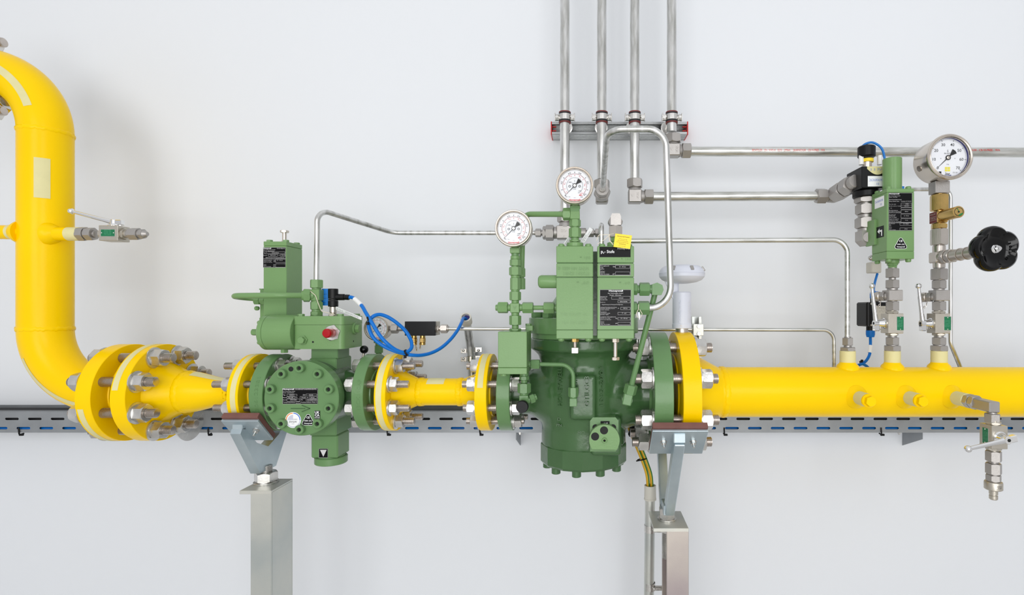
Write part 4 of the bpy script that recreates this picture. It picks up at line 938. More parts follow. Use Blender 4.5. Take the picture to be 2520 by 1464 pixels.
def gauge(label, px, py, yf, rpx, dep, style, rdial):
    R = U(rpx, yf); c = P(px, py, yf)
    t = thing('pressure_gauge', label, 'pressure gauge', c)
    wall = R*.10
    mb = MB(); mb.lathe(c+V((0, .017, 0)), (0, 1, 0), [(0, R*.90), (0, R*.96), (dep-.023, R*.96), (dep-.019, R*.93), (dep-.017, R*.85), (dep-.017, 0)], 72); mk('gauge_case', mb, SSB, t)
    mb = MB(); mb.lathe(c, (0, 1, 0), [(.0060, R*.84), (.0028, R*.845), (.0006, R*.865), (0, R*.885), (.0006, R*.905), (.0014, R*.915), (.0008, R*.93), (.0008, R*.955), (.0022, R*.985), (.004, R), (.008, R), (.009, R*.985), (.0095, R*.96), (.0172, R*.96), (.0172, R*.90), (.010, R*.90)], 96, closed=True); mk('bezel', mb, SSB, t)
    cd = c+V((0, .0085, 0)) if style == 'small' else c+V((-R*.0, .013, R*.0))
    mb = MB(); ri = R*.86
    mb.lathe(c+V((0, .004, 0)), (0, 1, 0), [(0, ri), (cd.y-c.y-.004, ri*.99), (cd.y-c.y-.003, ri*.99)], 64, 0) if False else None
    vs = []; N = 64
    for i in range(N): a = 2*PI*i/N; vs += [c+V((ri*math.cos(a), .0035, ri*math.sin(a))), c+V((ri*.985*math.cos(a), .016, ri*.985*math.sin(a)))]
    mb.add(vs, [[2*i, 2*i+1, (2*i+3) % (2*N), (2*i+2) % (2*N)] for i in range(N)]); mk('inner_wall', mb, INB if style == 'big' else SSB, t)
    rd_ = R*rdial; mb = MB(); mb.lathe(cd+V((0, .0006, 0)), (0, -1, 0), [(0, rd_), (.0006, rd_)], 72, 0)
    if style == 'big': mb.lathe(cd+V((0, .0012, 0)), (0, -1, 0), [(0, ri), (.0004, ri)], 64, 4)
    dial(mb, cd, rd_, style); mk('dial', mb, [DIAL, INK, INR, INY, INB], t, label='white printed dial')
    # needle at zero
    a = math.radians(226 if style == 'small' else 224); d = V((math.cos(a), 0, math.sin(a))); n = V((-d.z, 0, d.x)); o = cd+V((0, -.0022, 0)); r = rd_
    mb = MB(); vs = [o+d*r*.86, o+n*r*.022+d*r*.1, o-n*r*.022+d*r*.1, o-d*r*.16+n*r*.03, o-d*r*.16-n*r*.03, o-d*r*.46+n*r*.15, o-d*r*.46-n*r*.15, o-d*r*.50]
    f = [[0, 1, 3, 4, 2], [3, 5, 7, 6, 4]]; k = len(vs); vs2 = vs+[v+V((0, .0005, 0)) for v in vs]
    mb.add(vs2, f+[[i+k for i in q][::-1] for q in f]); mb.lathe(o, (0, -1, 0), [(0, r*.13), (.0006, r*.13)], 24); mk('needle', mb, INK, t)
    mb = MB(); mb.lathe(o+V((0, -.0006, 0)), (0, -1, 0), [(0, r*.09), (.001, r*.09), (.0014, r*.07), (.0014, 0)], 24); mk('needle_hub', mb, WHT if style == 'small' else FIS, t)
    mb = MB(); mb.lathe(c+V((0, .0042, 0)), (0, 1, 0), [(0, 0), (0, R*.855)], 64); mk('lens', mb, GLS, t)
    return t, c, R
g1, c1, R1 = gauge('lower round Honeywell dial gauge on the tall green column above the filter block'.replace('Honeywell ', 'steel '), 1263, 561, -.186, 46.2, .044, 'small', .85)
g2, c2, R2 = gauge('upper round steel dial gauge on the left pilot valve, before the leftmost upright tube', 1414, 455, -.226, 46.8, .044, 'small', .85)
g3, c3, R3 = gauge('small round steel dial gauge half hidden behind the blue cable loops', 925, 808, .135, 31, .046, 'small', .85)
mb = MB(); mb.cyl((FX, FY, c1.z-R1*.93), (FX, FY, c1.z-R1-.018), .0095, n=20); mk('stem', mb, GRM, g1)
mb = MB(); mb.box((xpa-.011, gy-.011, c2.z-R2-.020), (xpa+.011, gy+.011, c2.z-R2*.95), .001); mk('stem', mb, GRM, g2)
# gauge on the black manifold
mz = P(0, 809, .15).z; my = .155
stack(g3, P(932, 836, my), (0, 0, -1), [('b', 8, 9, 9, GRM), ('c', 6, 8), ('n', 18, 10.5), ('c', 30, 7)], s=U(1, my), mt=GRM)
stack(g3, (c3.x+R3*.9, my, mz), (1, 0, 0), [('c', 5, 5), ('n', 16, 12), ('c', 20, 6)], s=U(1, my), mt=FIT, rot=.3)
bx0, bx1 = P(996, 0, .128).x, P(1070, 0, .128).x
mn = thing('test_manifold', 'black rectangular manifold block with brass caps underneath, behind the blue cable loops', 'manifold', ((bx0+bx1)/2, my, P(0, 826, .13).z))
mb = MB(); mb.box((bx0, .128, P(0, 826, .128).z), (bx1, .142, P(0, 791, .128).z), .0006); mk('front_plate', mb, BLK, mn)
mb = MB(); mb.box((bx0, .142, P(0, 825.5, .128).z), (bx1, .184, P(0, 791.5, .128).z), .0006); mk('manifold_body', mb, NIK, mn)
for px, n_ in ((1019, 0), (1040, 1)):
    q = P(px, 826, .156); stack(mn, V((q.x, .156, P(0, 826, .128).z)), (0, 0, -1), [('c', 7, 6.5), ('n', 10, 7.6), ('c', 7, 7)], s=U(1, .15), mt=BRS, part='brass_cap')
    mb = MB(); rnd = random.Random(n_); z = q.z-.024; x = q.x+(.008 if not n_ else -.006)
    for i in range(9 if not n_ else 4):
        ang = rnd.uniform(0, 3); zz = z+.022-.005*i if not n_ else z-.004*i; u1 = V((math.cos(ang), math.sin(ang), 0)); pts = [V((x+.0015*math.sin(i), .150, zz))+u1*.0019*math.cos(2*PI*k/10)+V((0, 0, .0032*math.sin(2*PI*k/10))) for k in range(11)]
        mb.tube(pts, .0006, None, 5, cap=False)
    mk('cap_chain', mb, BRS, mn)
q = stack(mn, (bx1, my, mz), (1, 0, 0), [('n', 5, 9.5), ('c', 4, 6), ('n', 16, 11.5), ('c', 3, 7)], s=U(1, my), mt=FIS, rot=.3)
# ================= silver tubes =================
def sil(name, label, pts, r, bend, m=STT, n=20, cat='tube'):
    mb = MB(); mb.tube(pts, r, bend, n); return mk(name, mb, m, label=label, cat=cat)
sil('steel_tube', 'thin steel tube running right from the black manifold behind the regulator, bending down at right', [q-V((.004, 0, 0)), V((P(2052, 0, my).x, my, P(0, 812, my).z)), V((P(2053, 0, my).x, my, P(0, 1000, my).z))], .0056, .032, STH)
# long bent tube from the shut-off valve to the tee
ty_ = .2
sil('steel_tube', 'long steel tube rising from the green valve, sloping to the tee behind the gauges', [V((xc, 0, zT-.004)), V((xc+.002, 0, P(0, 514, 0).z)), P(967, 573, ty_), V((P(1322, 0, ty_).x, ty_, P(0, 573, ty_).z))], .0070, [.030, .05])
for i, (px, bot, lab) in enumerate(((1390, 537, 'leftmost of the four upright steel tubes, passing behind the upper dial gauge'), (1481, 441, 'second upright steel tube from the left, ending in an elbow behind the bent tube'), (1562, 441, 'third upright steel tube from the left, ending in an elbow with a horizontal tube'), (1653, 325, 'rightmost upright steel tube, ending just below the channel rail'))):
    x = P(px, 0, .2).x; mb = MB(); mb.cyl((x, .2, P(0, bot, .2).z), (x, .2, P(0, -260, .2).z), .0146, n=40)
    mk('upright_tube', mb, STT, label=lab, cat='tube')
yT = .2; S4 = U(1, .2)
# tee under tube 1
x1t = P(1391, 0, yT).x; zt_ = P(0, 573, yT).z
tf = thing('tee_fitting', 'grey steel tee fitting below the leftmost upright tube, behind the left pilot valve', 'pipe fitting', (x1t, yT, zt_))
stack(tf, (x1t, yT, P(0, 547, yT).z), (0, 0, 1), [('n', 26, 20), ], s=S4, rot=.1)
stack(tf, (x1t, yT, P(0, 560, yT).z), (0, 0, 1), [('k', 13, 17, 14)], s=S4)
mb = MB(); mb.obox((x1t-.002, yT, zt_), (.024, .020, U(16, yT)), .002); mb.text('VOSS', (x1t-.003, yT-.0205, zt_+.008), .0085, (-1, 0, 0), (0, 0, -1), 'C', .018, .0008); mb.text('V', (x1t-.003, yT-.0205, zt_-.008), .010, (-1, 0, 0), (0, 0, -1), 'C', None, .0008); mk('fitting_body', mb, FIT, tf)
stack(tf, (x1t-.024, yT, zt_), (-1, 0, 0), [('c', 9, 15), ('n', 20, 19.5), ('n', 7, 16.5), ('c', 4, 7), ('n', 14, 10.5), ('c', 3, 6)], s=S4, rot=.3)
q = stack(tf, (x1t+.022, yT, zt_), (1, 0, 0), [('c', 34, 12), ('c', 4, 7), ('n', 15, 11), ('c', 3, 6), ('n', 10, 11)], s=S4, rot=.3)
sil('hooked_tube', 'short steel tube hooking from the back down into the right pilot valve', [q-V((.004, 0, 0)), V((P(1476, 0, .2).x, .2, zt_)), P(1480, 553, -.192), V((P(1480, 0, -.192).x, -.192, zf_(606)))], .0058, [.012, .020])
# elbow behind tag on pilot b
xe = P(1515, 0, -.19).x; ye = -.190; S5 = U(1, ye)
ef = thing('elbow_fitting', 'grey steel elbow fitting on the green neck behind the yellow paper tag', 'pipe fitting', (xe, ye, zf_(605)))
q = stack(ef, (xe, ye, zf_(605.5)), (0, 0, 1), [('c', 11, 21, None, GRN), ('c', 3, 10, None, GRN), ('n', 10, 13, None, GRN), ('n', 27, 18, None, FIS), ('c', 3, 12)], s=S5, rot=.55)
mb = MB(); mb.prism([(-.012, 0), (.012, 0), (.012, .020), (.009, .027), (-.009, .027), (-.012, .020)], (xe, ye-.012, q.z-.001), (1, 0, 0), (0, 0, 1), (0, .03, 0)); mb.hex((xe, ye+.008, q.z+.011), (0, 1, -.15), .02, .0175); mk('elbow', mb, FIT, ef)
mb = MB(); mb.tube([(xe, ye+.02, q.z+.009), (xe, .0, P(0, 593, 0).z), (X0(2085), 0, P(0, 590, 0).z), (X0(2085), 0, P(0, 838, 0).z)], .0067, [.02, .038], 20); mk('steel_tube', mb, STH, label='steel tube running right from the pilot valves, bending down to the first upright stub', cat='tube')
# yellow tag with string
a = P(1513, 580, -.222); b = P(1556, 611, -.226)
c_ = P(1532, 594, -.224); u = (P(1549, 580, -.228)-P(1508, 575, -.222)).normalized(); v0 = (P(1508, 575, -.222)-P(1519, 608, -.224)); v0 = (v0-u*v0.dot(u)).normalized()
plate(None, 'yellow_tag', P(1532.5, 593.5, -.225), .0385, .0310, [(.5, .20, .075, 'Honeywell Kassel', 'C', .72, .02), (.5, .38, .06, 'Warnung', 'C', .5), (.5, .50, .06, 'Anschlußleitung', 'C', .62), (.5, .62, .06, 'Entspannungsleitung', 'C', .7), (.5, .75, .07, 'Ausblasleitung', 'C', .4, .01), (.5, .90, .06, '12 x 1,5 mm', 'C', .42)], u=u, v=v0, base=TGY, ink=TGP, border=False)
tagp(bpy.data.objects['yellow_tag'], 'yellow printed paper tag tied with string over the corner of the right pilot valve', 'tag')
mb = MB(); mb.tube([P(1510, 575, -.222), P(1500, 577, -.213), P(1473, 578, -.210), P(1468, 592, -.210)], .0007, .005, 6); mb.tube([P(1500, 578, -.213), P(1487, 590, -.214), P(1470, 601, -.213)], .0007, .004, 6); mb.tube([P(1499, 578, -.214), P(1500, 592, -.216), P(1509, 602, -.216)], .0011, .004, 6)
mb.sphere(P(1500, 578, -.213), .0015, 10, 6); mk('tag_string', mb, STR, label='cream string tied round the neck behind the yellow tag', cat='string')
for px0, py0, px1, py1, lab in ((1390, 604, 1407, 577, 'white paper tag leaning on the left pilot valve, left of the gauge column'), (1433, 596, 1455, 562, 'white paper tag leaning on the left pilot valve, right of the gauge column')):
    a, b = P(px0, py0, -.165), P(px1, py1, -.165); u = (b-a).normalized(); v0 = V((-u.z, -.3, u.x)); v0 = (v0-u*v0.dot(u)).normalized()
    if v0.z < 0: v0 = -v0
    plate(None, 'paper_tag', (a+b)/2, (b-a).length, .010, [(.1, .4, .2, 'Honeywell', 'L', .4), (.1, .75, .2, '25 10-13 HON', 'L', .7)], u=u, v=v0, base=LWH, ink=INK, border=False)
    for o in bpy.data.objects:
        if o.name.startswith('paper_tag') and 'label' not in o: tagp(o, lab, 'tag')
# channel rail with clamps
rl = thing('mounting_rail', 'horizontal steel channel rail with red end caps behind the four upright tubes', 'rail', P(1525, 330, .32))
ra, rb = P(1358, 0, .30).x, P(1691, 0, .30).x; rz0, rz1 = P(0, 330.5, .30).z, P(0, 299.5, .30).z
mb = MB(); T_ = .0022; lip = .0085
mb.box((ra, .359, rz0), (rb, .3615, rz1), 0); mb.box((ra, .30, rz1-T_), (rb, .3595, rz1), .0003); mb.box((ra, .30, rz0), (rb, .3595, rz0+T_), .0003)
mb.box((ra, .2998, rz1-lip), (rb, .302, rz1-.0001), .0006); mb.box((ra, .2998, rz0+.0001), (rb, .302, rz0+lip), .0006)
mb.box((ra, .302, rz1-lip), (rb, .309, rz1-lip+.0015), 0); mb.box((ra, .302, rz0+lip-.0015), (rb, .309, rz0+lip), 0)
for k in range(5): mb.box((ra+.0001, .312+.009*k, rz0-.0008), (rb-.0001, .314+.009*k, rz0), 0)
mk('channel', mb, RAILM, rl)
for x, s_ in ((ra, -1), (rb, 1)):
    mb = MB(); mb.box((x, .299, rz0-.001), (x+s_*.0035, .3615, rz1+.001), .001)
    for z in (rz0+.014, rz1-.014):
        for k in range(3): mb.box((x-s_*(.003+.004*k), .306, z-.002), (x-s_*(.005+.004*k), .315, z+.002), .0003)
        mb.box((x-s_*.014, .308, z-.001), (x, .312, z+.001), 0)
    mk('end_cap', mb, RED, rl)
for i, px in enumerate((1390, 1481, 1562, 1653)):
    x = P(px, 0, .2).x; zc = P(0, 290, .2).z; t = thing('pipe_clamp', ('leftmost', 'second from left', 'third from left', 'rightmost')[i]+' rubber-lined steel pipe clamp holding an upright tube to the rail', 'pipe clamp', (x, .2, zc), 'pipe clamps on the rail')
    for z0, z1, m, nm in ((-.0170, -.0140, RBR, 'rubber_liner'), (.0140, .0170, RBR, 'rubber_liner'), (-.014, -.0085, RUB, 'rubber_liner'), (.0085, .014, RUB, 'rubber_liner')):
        mb = MB(); mb.lathe((x, .2, zc+z0), (0, 0, 1), [(0, .0147), (0, .0185), (z1-z0, .0185), (z1-z0, .0147)], 36, closed=True); mk(nm, mb, m, t)
    mb = MB(); mb.lathe((x, .2, zc-.0085), (0, 0, 1), [(0, .015), (0, .0195), (.017, .0195), (.017, .015)], 36, closed=True); mk('clamp_band', mb, ZINC, t)
    sg = 1 if i % 2 == 0 else -1
    for s_ in (-1, 1):
        mb = MB(); mb.box((x+s_*.018, .193, zc-.008), (x+s_*.030, .197, zc+.008), .0008); mb.box((x+s_*.018, .203, zc-.008), (x+s_*.030, .207, zc+.008), .0008); mb.box((x+s_*.0285, .188, zc-.0115), (x+s_*.031, .207, zc+.0115), .0008) ; mk('clamp_ear', mb, ZINC, t)
        mb = MB()
        if s_ == -sg: mb.lathe((x+s_*.024, .193, zc), (0, -1, 0), [(0, .0075), (.003, .0075), (.0055, .004), (.0055, 0)], 20)
        else: mb.hex((x+s_*.024, .193, zc), (0, -1, 0), .0065, .0075)
        mk('clamp_screw', mb, ZINC, t)
    zr = (rz0+rz1)/2
    mb = MB(); mb.lathe((x, .2985, zr), (0, -1, 0), [(0, .0205), (.003, .0205), (.0035, .018), (.0035, .006)], 40); mb.cyl((x, .30, zr), (x, .250, zr), .005, n=16); mb.tube([(x, .25, zr), (x, .235, zr+.008), (x, .215, zc)], .005, .008, 12); mk('clamp_stem', mb, ZINC, t)
# elbows
def elbow2(label, x, z, dirs, sz=16, name='elbow_fitting'):
    t = thing(name, label, 'pipe fitting', (x, yT, z)); mb = MB(); mb.obox((x, yT, z), (U(sz, yT), .019, U(sz, yT)), .0025)
    mb.text('VOSS', (x+.012, yT-.0195, z), .0075, (0, 0, 1), (-1, 0, 0), 'C', .020, .0008); mb.text('V', (x-.009, yT-.0195, z-.004), .009, al='C', depth=.0008)
    mk('fitting_body', mb, FIT, t)
    for d, L in dirs: stack(t, V((x, yT, z))+V(d)*U(sz-1, yT), d, [('k', L, 16, 14), ('n', 21, 20)], s=S4, rot=.25)
    return t
x3 = P(1562, 0, yT).x; z3 = P(0, 484, yT).z
elbow2('grey steel elbow joining the third upright tube to the lower horizontal tube', x3, z3, [((0, 0, 1), 7), ((1, 0, 0), 9)])
x4 = P(1657, 0, yT).x; z4 = P(0, 371, yT).z
t = elbow2('grey steel tee below the rightmost upright tube, half hidden by the bent tube', x4, z4, [((1, 0, 0), 7), ((0, 0, 1), 5)], 15, 'tee_fitting')
x2 = P(1481, 0, yT).x; z2 = P(0, 484, yT).z
t = thing('elbow_fitting', 'grey steel elbow below the second upright tube, pointing forward into the bent tube', 'pipe fitting', (x2, yT, z2))
mb = MB(); mb.obox((x2, yT, z2), (.019, .02, .021), .004); mk('fitting_body', mb, FIT, t)
stack(t, (x2, yT, z2+.018), (0, 0, 1), [('k', 7, 15, 14), ('n', 19, 20)], s=S4, rot=.25)
stack(t, (x2, yT-.016, z2), (0, -1, .12), [('c', 8, 16), ('n', 20, 20), ('c', 3, 14), ('n', 14, 17), ('c', 5, 8)], s=S4, rot=.1)
sil('bent_steel_tube', 'large bent steel tube arching from the second upright tube down to the right pilot valve', [(x2, .140, z2+.006), (x2+.001, .085, z2+.012), (P(1494, 0, -.19).x, -.19, P(0, 318, -.19).z), (P(1638, 0, -.19).x, -.19, P(0, 317, -.19).z), (P(1652, 0, -.19).x, -.189, zd_), (P(1590, 0, -.19).x, -.189, zd_)], .0079, [.025, .042, .045, .050], n=28)
mb = MB(); xh0, xh1 = P(1600, 0, yT).x, P(2016, 0, yT).x; mb.cyl((xh0, yT, z3), (xh1, yT, z3+.002), .0143, n=36); mk('horizontal_tube', mb, STH, label='lower horizontal steel tube running right to the angled fittings of the black sensor', cat='tube')
mb = MB(); mb.cyl((P(1690, 0, yT).x, yT, z4-.002), (P(2700, 0, yT).x, yT, z4-.006), .0146, n=40)
def pipe_print(px, t, L, off=0):
    st = len(mb.v); mb.text(t, (0, 0, 0), .0065, (1, 0, 0), (0, 0, 1), 'L', L, m=1)
    for i in range(st, len(mb.v)):
        v = mb.v[i]; x = P(px, 0, yT-.0146).x+v.x; a = (v.z-.0012)/.0146; mb.v[i] = V((x, yT-.0151*math.cos(a), z4-.004+.0151*math.sin(a)))
pipe_print(1851, 'BENTELER - EN 10305-4 - E235 - 299641 - 28,00X024,00 - CR-VI-FREE - WA', U(179, yT-.0146)); pipe_print(2338, '299641 - 28,00X024,00 - CR-VI-FREE - WA', U(123, yT-.0146))
mk('horizontal_tube', mb, [STH, INR], label='upper horizontal steel tube with red printing, running off to the right', cat='tube')
# ================= ball valves =================
def ball_valve(label, M, w, d, h, lever, Ll, port=7, grn=True, s=.0011, hub=.022):
    """local frame: flow along z, green plate on -y, handle on -x; M places it"""
    t = thing('ball_valve', label, 'valve', M @ V((0, 0, 0)), 'ball valves with green plates')
    st = []
    def m_(name, mb, mt, par=t, **k): mb.xf(M); return mk(name, mb, mt, par, **k)
    mb = MB(); mb.obox((0, 0, 0), (w/2, d/2, h/2), .001); m_('valve_block', mb, NIK)
    for sg in (-1, 1):
        mb = MB(); mb.hex((0, 0, sg*h/2), (0, 0, sg), .0062, w*.40, .2); mb.cyl((0, 0, sg*(h/2+.006)), (0, 0, sg*(h/2+.0062+port*s)), w*.27, n=24); m_('end_connector', mb, NIK)
    mb = MB(); c = V((w*.27, -d/2, 0)) if grn == 'r' else V((0, -d/2, 0)); pw, ph = (.0195, .038) if grn != 'w' else (.0195, .040)
    mb.obox(c+V((0, -.0004, 0)), (pw/2, .0004, ph/2), .0002, None, 2); mb.obox(c+V((0, -.0007, 0)), (pw/2-.001, .0004, ph/2-.001), .0002, None, 0)
    for sg in (-1, 1): mb.sphere(c+V((0, -.0012, sg*(ph/2-.0035))), .0016, 10, 6, 1)
    for k in range(5): mb.text(('DN10 PN500', 'BKH 16S', '1125 10', 'KH-16', 'CE 0036')[k], c+V((-.007+.0030*k, -.0012, -.009)), .0018, (0, 0, 1), (-1, 0, 0), 'L', .018, m=3)
    m_('green_plate', mb, [LGR, CHR, ZINC, mat('plate_print_green', (90, 170, 130), .5) if 'plate_print_green' not in MATS else MATS['plate_print_green']], label='green rating plate')
    hx = -w/2
    mb = MB(); mb.lathe((hx+.001, 0, 0), (-1, 0, 0), [(0, .0145), (.003, .0145), (.005, .0120), (hub*.55, .0105), (hub, .0085)], 32); m_('stem_collar', mb, CHR)
    L0 = V((hx-hub, 0, 0)); lv = V(lever).normalized()
    mb = MB(); mb.cyl(L0+V((.008, 0, 0)), L0-V((.007, 0, 0)), .0092, n=28, ch=.001); mb.lathe(L0-V((.0071, 0, 0)), (-1, 0, 0), [(0, .004), (.0004, .004)], 6, 1)
    ax = V((1, 0, 0)); sd = ax.cross(lv).normalized(); R = Matrix((ax, sd, ax.cross(sd))).transposed()
    back = -(lv-ax*lv.dot(ax)).normalized()
    mb.obox(L0+back*.011, (.0065, .0075, .0095), .0015, Matrix((ax, sd, back)).transposed(), 0); mb.hex(L0+back*.014+V((.004, 0, 0)), (1, 0, 0), .008, .0045, 0, 2)
    h = m_('handle', mb, [CHR, HOLE, ZINC], label='chrome lever handle')
    mb = MB(); a = L0+lv*.006; b = L0+lv*Ll; mb.tube([a, a+lv*.02, b], lambda q: .0066-.0024*q, None, 16); mb.sphere(b+lv*.004, .0079, 22, 14); m_('lever', mb, CHR, h)
    return t
def M_(loc, X, Y, Z): 
    m = Matrix((X, Y, Z)).transposed().to_4x4(); m.translation = V(loc); return m
XA, XB_ = X0(2196), X0(2311)
def column(t, x, y0, items, mt=FIT, **k): return stack(t, (x, 0, P(0, y0, 0).z), (0, 0, 1), items, mt=mt, **k)
zbv = P(0, 795.5, 0).z
I3 = ((1, 0, 0), (0, 1, 0), (0, 0, 1))
for x, lab in ((XA, 'steel ball valve under the tall green relief valve, lever upright at its left'), (XB_, 'steel ball valve under the needle valve with the black star handwheel, lever upright')):
    ball_valve(lab, M_((x, .002, zbv), *I3), .0415, .038, .0535, (-.13, -.02, 1), .098, 6, 'r')
# stub fittings between yellow stubs and valves
for px, lab, top in ((2196, 'grey steel union between the middle upright yellow stub and its ball valve', 1), (2311, 'grey steel union between the right upright yellow stub and its ball valve', 1), (2086, 'grey steel union joining the bent tube to the leftmost upright yellow stub', 0)):
    t = thing('union_fitting', lab, 'pipe fitting', (X0(px), 0, P(0, 863, 0).z))
    if top: column(t, X0(px), 863.2, [('n', 13, 20), ('c', 2, 13), ('n', 18, 16), ('c', 4, 10)], rot=.1)
    else: column(t, X0(px), 863.2, [('n', 9, 19), ('c', 5, 9), ('n', 18, 13.5), ('c', 3, 8)], rot=.1)
# fittings above the valves
def test_port(t, x, z, s=1.0):
    q = stack(t, (x-.012, 0, z), (-.55, .84, 0), [('c', 6, 9), ('n', 9, 12.5), ('c', 3, 10, None, FIS), ('c', 12, 12, None, FIS), ('n', 5, 11, None, FIS)], s=.0011*s)
    mb = MB()
    for i in range(9):
        a = PI*i/8; c = V((x-.032-.010*math.cos(a), .018, z-.014-.014*math.sin(a))); pts = [c+V((.0022*math.cos(2*PI*k/8)*math.cos(i), .0022*math.sin(i)*math.cos(2*PI*k/8), .003*math.sin(2*PI*k/8))) for k in range(9)]
        mb.tube(pts, .0006, None, 5, cap=False)
    mk('cap_chain', mb, FIS, t)
t = thing('tee_fitting', 'grey steel tee with capped side port between relief valve and its ball valve', 'pipe fitting', (XA, 0, P(0, 763, 0).z))
q = column(t, XA, 764, [('n', 22, 16), ('c', 2, 11), ('b', 26, 17, 16), ('c', 5, 12), ('n', 20, 16.5), ('c', 6, 8), ('n', 22, 16.5), ('c', 2, 10)], rot=.1)
test_port(t, XA, P(0, 729, 0).z)
zr0 = q.z
t = thing('tee_fitting', 'grey steel tee with capped side port between needle valve and its ball valve', 'pipe fitting', (XB_, 0, P(0, 763, 0).z))
q = column(t, XB_, 764, [('n', 22, 16), ('c', 2, 11), ('b', 26, 17, 16), ('c', 4, 12), ('n', 20, 16.5), ('c', 1.5, 12), ('n', 27, 19.5), ('c', 4, 12)], rot=.1)
test_port(t, XB_, P(0, 731, 0).z)
zn0 = q.z
# needle valve with handwheel
nv = thing('needle_valve', 'steel needle valve with large black lobed handwheel under the brass test cock', 'valve', (XB_, 0, zn0))
zn = P(0, 634, 0).z
mb = MB(); mb.obox((XB_, 0, zn), (.019, .017, .0145), .003); mb.cyl((XB_, 0, zn0-.001), (XB_, 0, zn-.01), .0150, n=28); mb.cyl((XB_, 0, zn+.01), (XB_, 0, P(0, 605, 0).z), .0158, n=28, ch=.001); mk('valve_body', mb, FIS, nv)
q = stack(nv, (XB_, -.014, zn), (0, -1, 0), [('k', 8, 17, 15), ('n', 12, 17.5), ('c', 4, 13), ('n', 14, 17), ('c', 24, 13.5), ('c', 3, 14.8), ('c', 20, 13.2), ('c', 3, 14.8), ('c', 36, 13)], s=.0011, mt=FIS)
hy = -.196; hw = V((XB_, hy, zn)); mb = MB(); N = 90
def lob(a): return .0465+.0080*abs(math.sin(2.5*a+.35))**.75
prof = [(-.019, .55), (-.017, .80), (-.012, .95), (-.004, 1.0), (.006, 1.0), (.013, .955), (.0165, .88), (.015, .80), (.009, .70), (.006, .45), (.0055, .16)]
vs = []
for dy, k in prof:
    for i in range(N):
        a = 2*PI*i/N; r = lob(a)*k if k > .75 else .0505*k; vs.append(hw+V((r*math.cos(a), -dy, r*math.sin(a))))
fs = [[j*N+i, j*N+(i+1) % N, (j+1)*N+(i+1) % N, (j+1)*N+i] for j in range(len(prof)-1) for i in range(N)]+[list(range(N)), list(range((len(prof)-1)*N, len(prof)*N))]
mb.add(vs, fs)
def ringtext(t_, a0, r, h):
    for i, ch in enumerate(t_): a = math.radians(a0-i*13); mb.text(ch, hw+V((r*math.cos(a), -.0095, r*math.sin(a))), h, (math.sin(a), 0, -math.cos(a)), (math.cos(a), 0, math.sin(a)), 'C', depth=.0012)
ringtext('BOLLIN', 22, .030, .0052)
mk('handwheel', mb, BLG, nv, label='glossy black lobed handwheel', ang=50)
mb = MB(); mb.lathe(hw+V((0, -.0055, 0)), (0, -1, 0), [(0, .0105), (.0015, .0105), (.003, .009)], 28); mb.hex(hw+V((0, -.008, 0)), (0, -1, 0), .007, .0078); mb.cyl(hw+V((0, -.014, 0)), hw+V((0, -.020, 0)), .0042, n=16); mk('wheel_nut', mb, CHR, nv)
# steel union, brass test cock, gauge
t = thing('union_fitting', 'bright steel hexagonal union between needle valve and brass test cock', 'pipe fitting', (XB_, 0, P(0, 604, 0).z))
column(t, XB_, 605, [('c', 2, 11), ('n', 39, 20), ('c', 2, 11)], FIS, rot=.15)
bc = thing('brass_test_cock', 'brass test cock with push button between the big dial gauge and the steel union', 'valve', (XB_, 0, P(0, 562, 0).z))
column(bc, XB_, 563, [('n', 12, 18), ('c', 1, 12)], BRS, rot=.15)
zc1 = P(0, 536, 0).z
mb = MB(); mb.obox((XB_-.001, 0, zc1), (.0145, .017, .0150), .002); mk('cock_body', mb, BRS, bc)
mb = MB(); mb.cyl((XB_-.0, -.012, zc1+.002), (XB_-.0, -.078, zc1+.002), .0152, n=36, ch=.0015); mb.lathe((XB_, -.0782, zc1+.002), (0, 1, 0), [(0, .0115), (.0004, .0115)], 28, 1); mb.lathe((XB_, -.0788, zc1+.002), (0, 1, 0), [(0, .0095), (.0008, .0105)], 28, 0)
mb.lathe((XB_-.001, -.0790, zc1+.002), (0, 1, 0), [(0, .0026), (.0002, .0026)], 16, 1); mb.obox((XB_+.004, -.0789, zc1-.005), (.0055, .0003, .0022), .0001, Matrix.Rotation(-.5, 3, 'Y'), 2); mb.obox((XB_-.003, -.0789, zc1+.007), (.0045, .0003, .0008), .0001, Matrix.Rotation(1.0, 3, 'Y'), 2)
mk('push_knob', mb, [BRS, HOLE, CGR], bc)
plate(bc, 'rating_plate', (XB_-.0158, 0, zc1), .030, .029, [(.12, .25, .13, 'BOLLIN', 'L', .7), (.08, .62, .11, 'P 400 bar', 'L', .8)], [(.06, .42, .94, .45), (.06, .72, .94, .75)], u=(0, -1, 0), v=(0, 0, 1), base=RBR, ink=NIK)
column(bc, XB_, 522, [('c', 3, 11), ('n', 39, 20.5), ('c', 2, 12)], BRS, rot=.15)
g4, c4, R4 = gauge('big round steel dial gauge at far right reading zero on a 70 bar scale', 2340.5, 384.6, -.0480, 56.6, .074, 'big', .86)
mb = MB(); mb.obox((XB_, 0, P(0, 463, 0).z), (.0195, .0155, .016), .001); mk('stem', mb, FIT, g4)
for dz in (0.35,): mb = MB(); mb.cyl((c4.x-R4*.96*math.cos(dz), .0, c4.z-R4*.97*math.sin(dz)), (c4.x-R4*.975*math.cos(dz), .0, c4.z-R4*.985*math.sin(dz)), .008, n=20); mk('relief_plug', mb, SSB, g4)

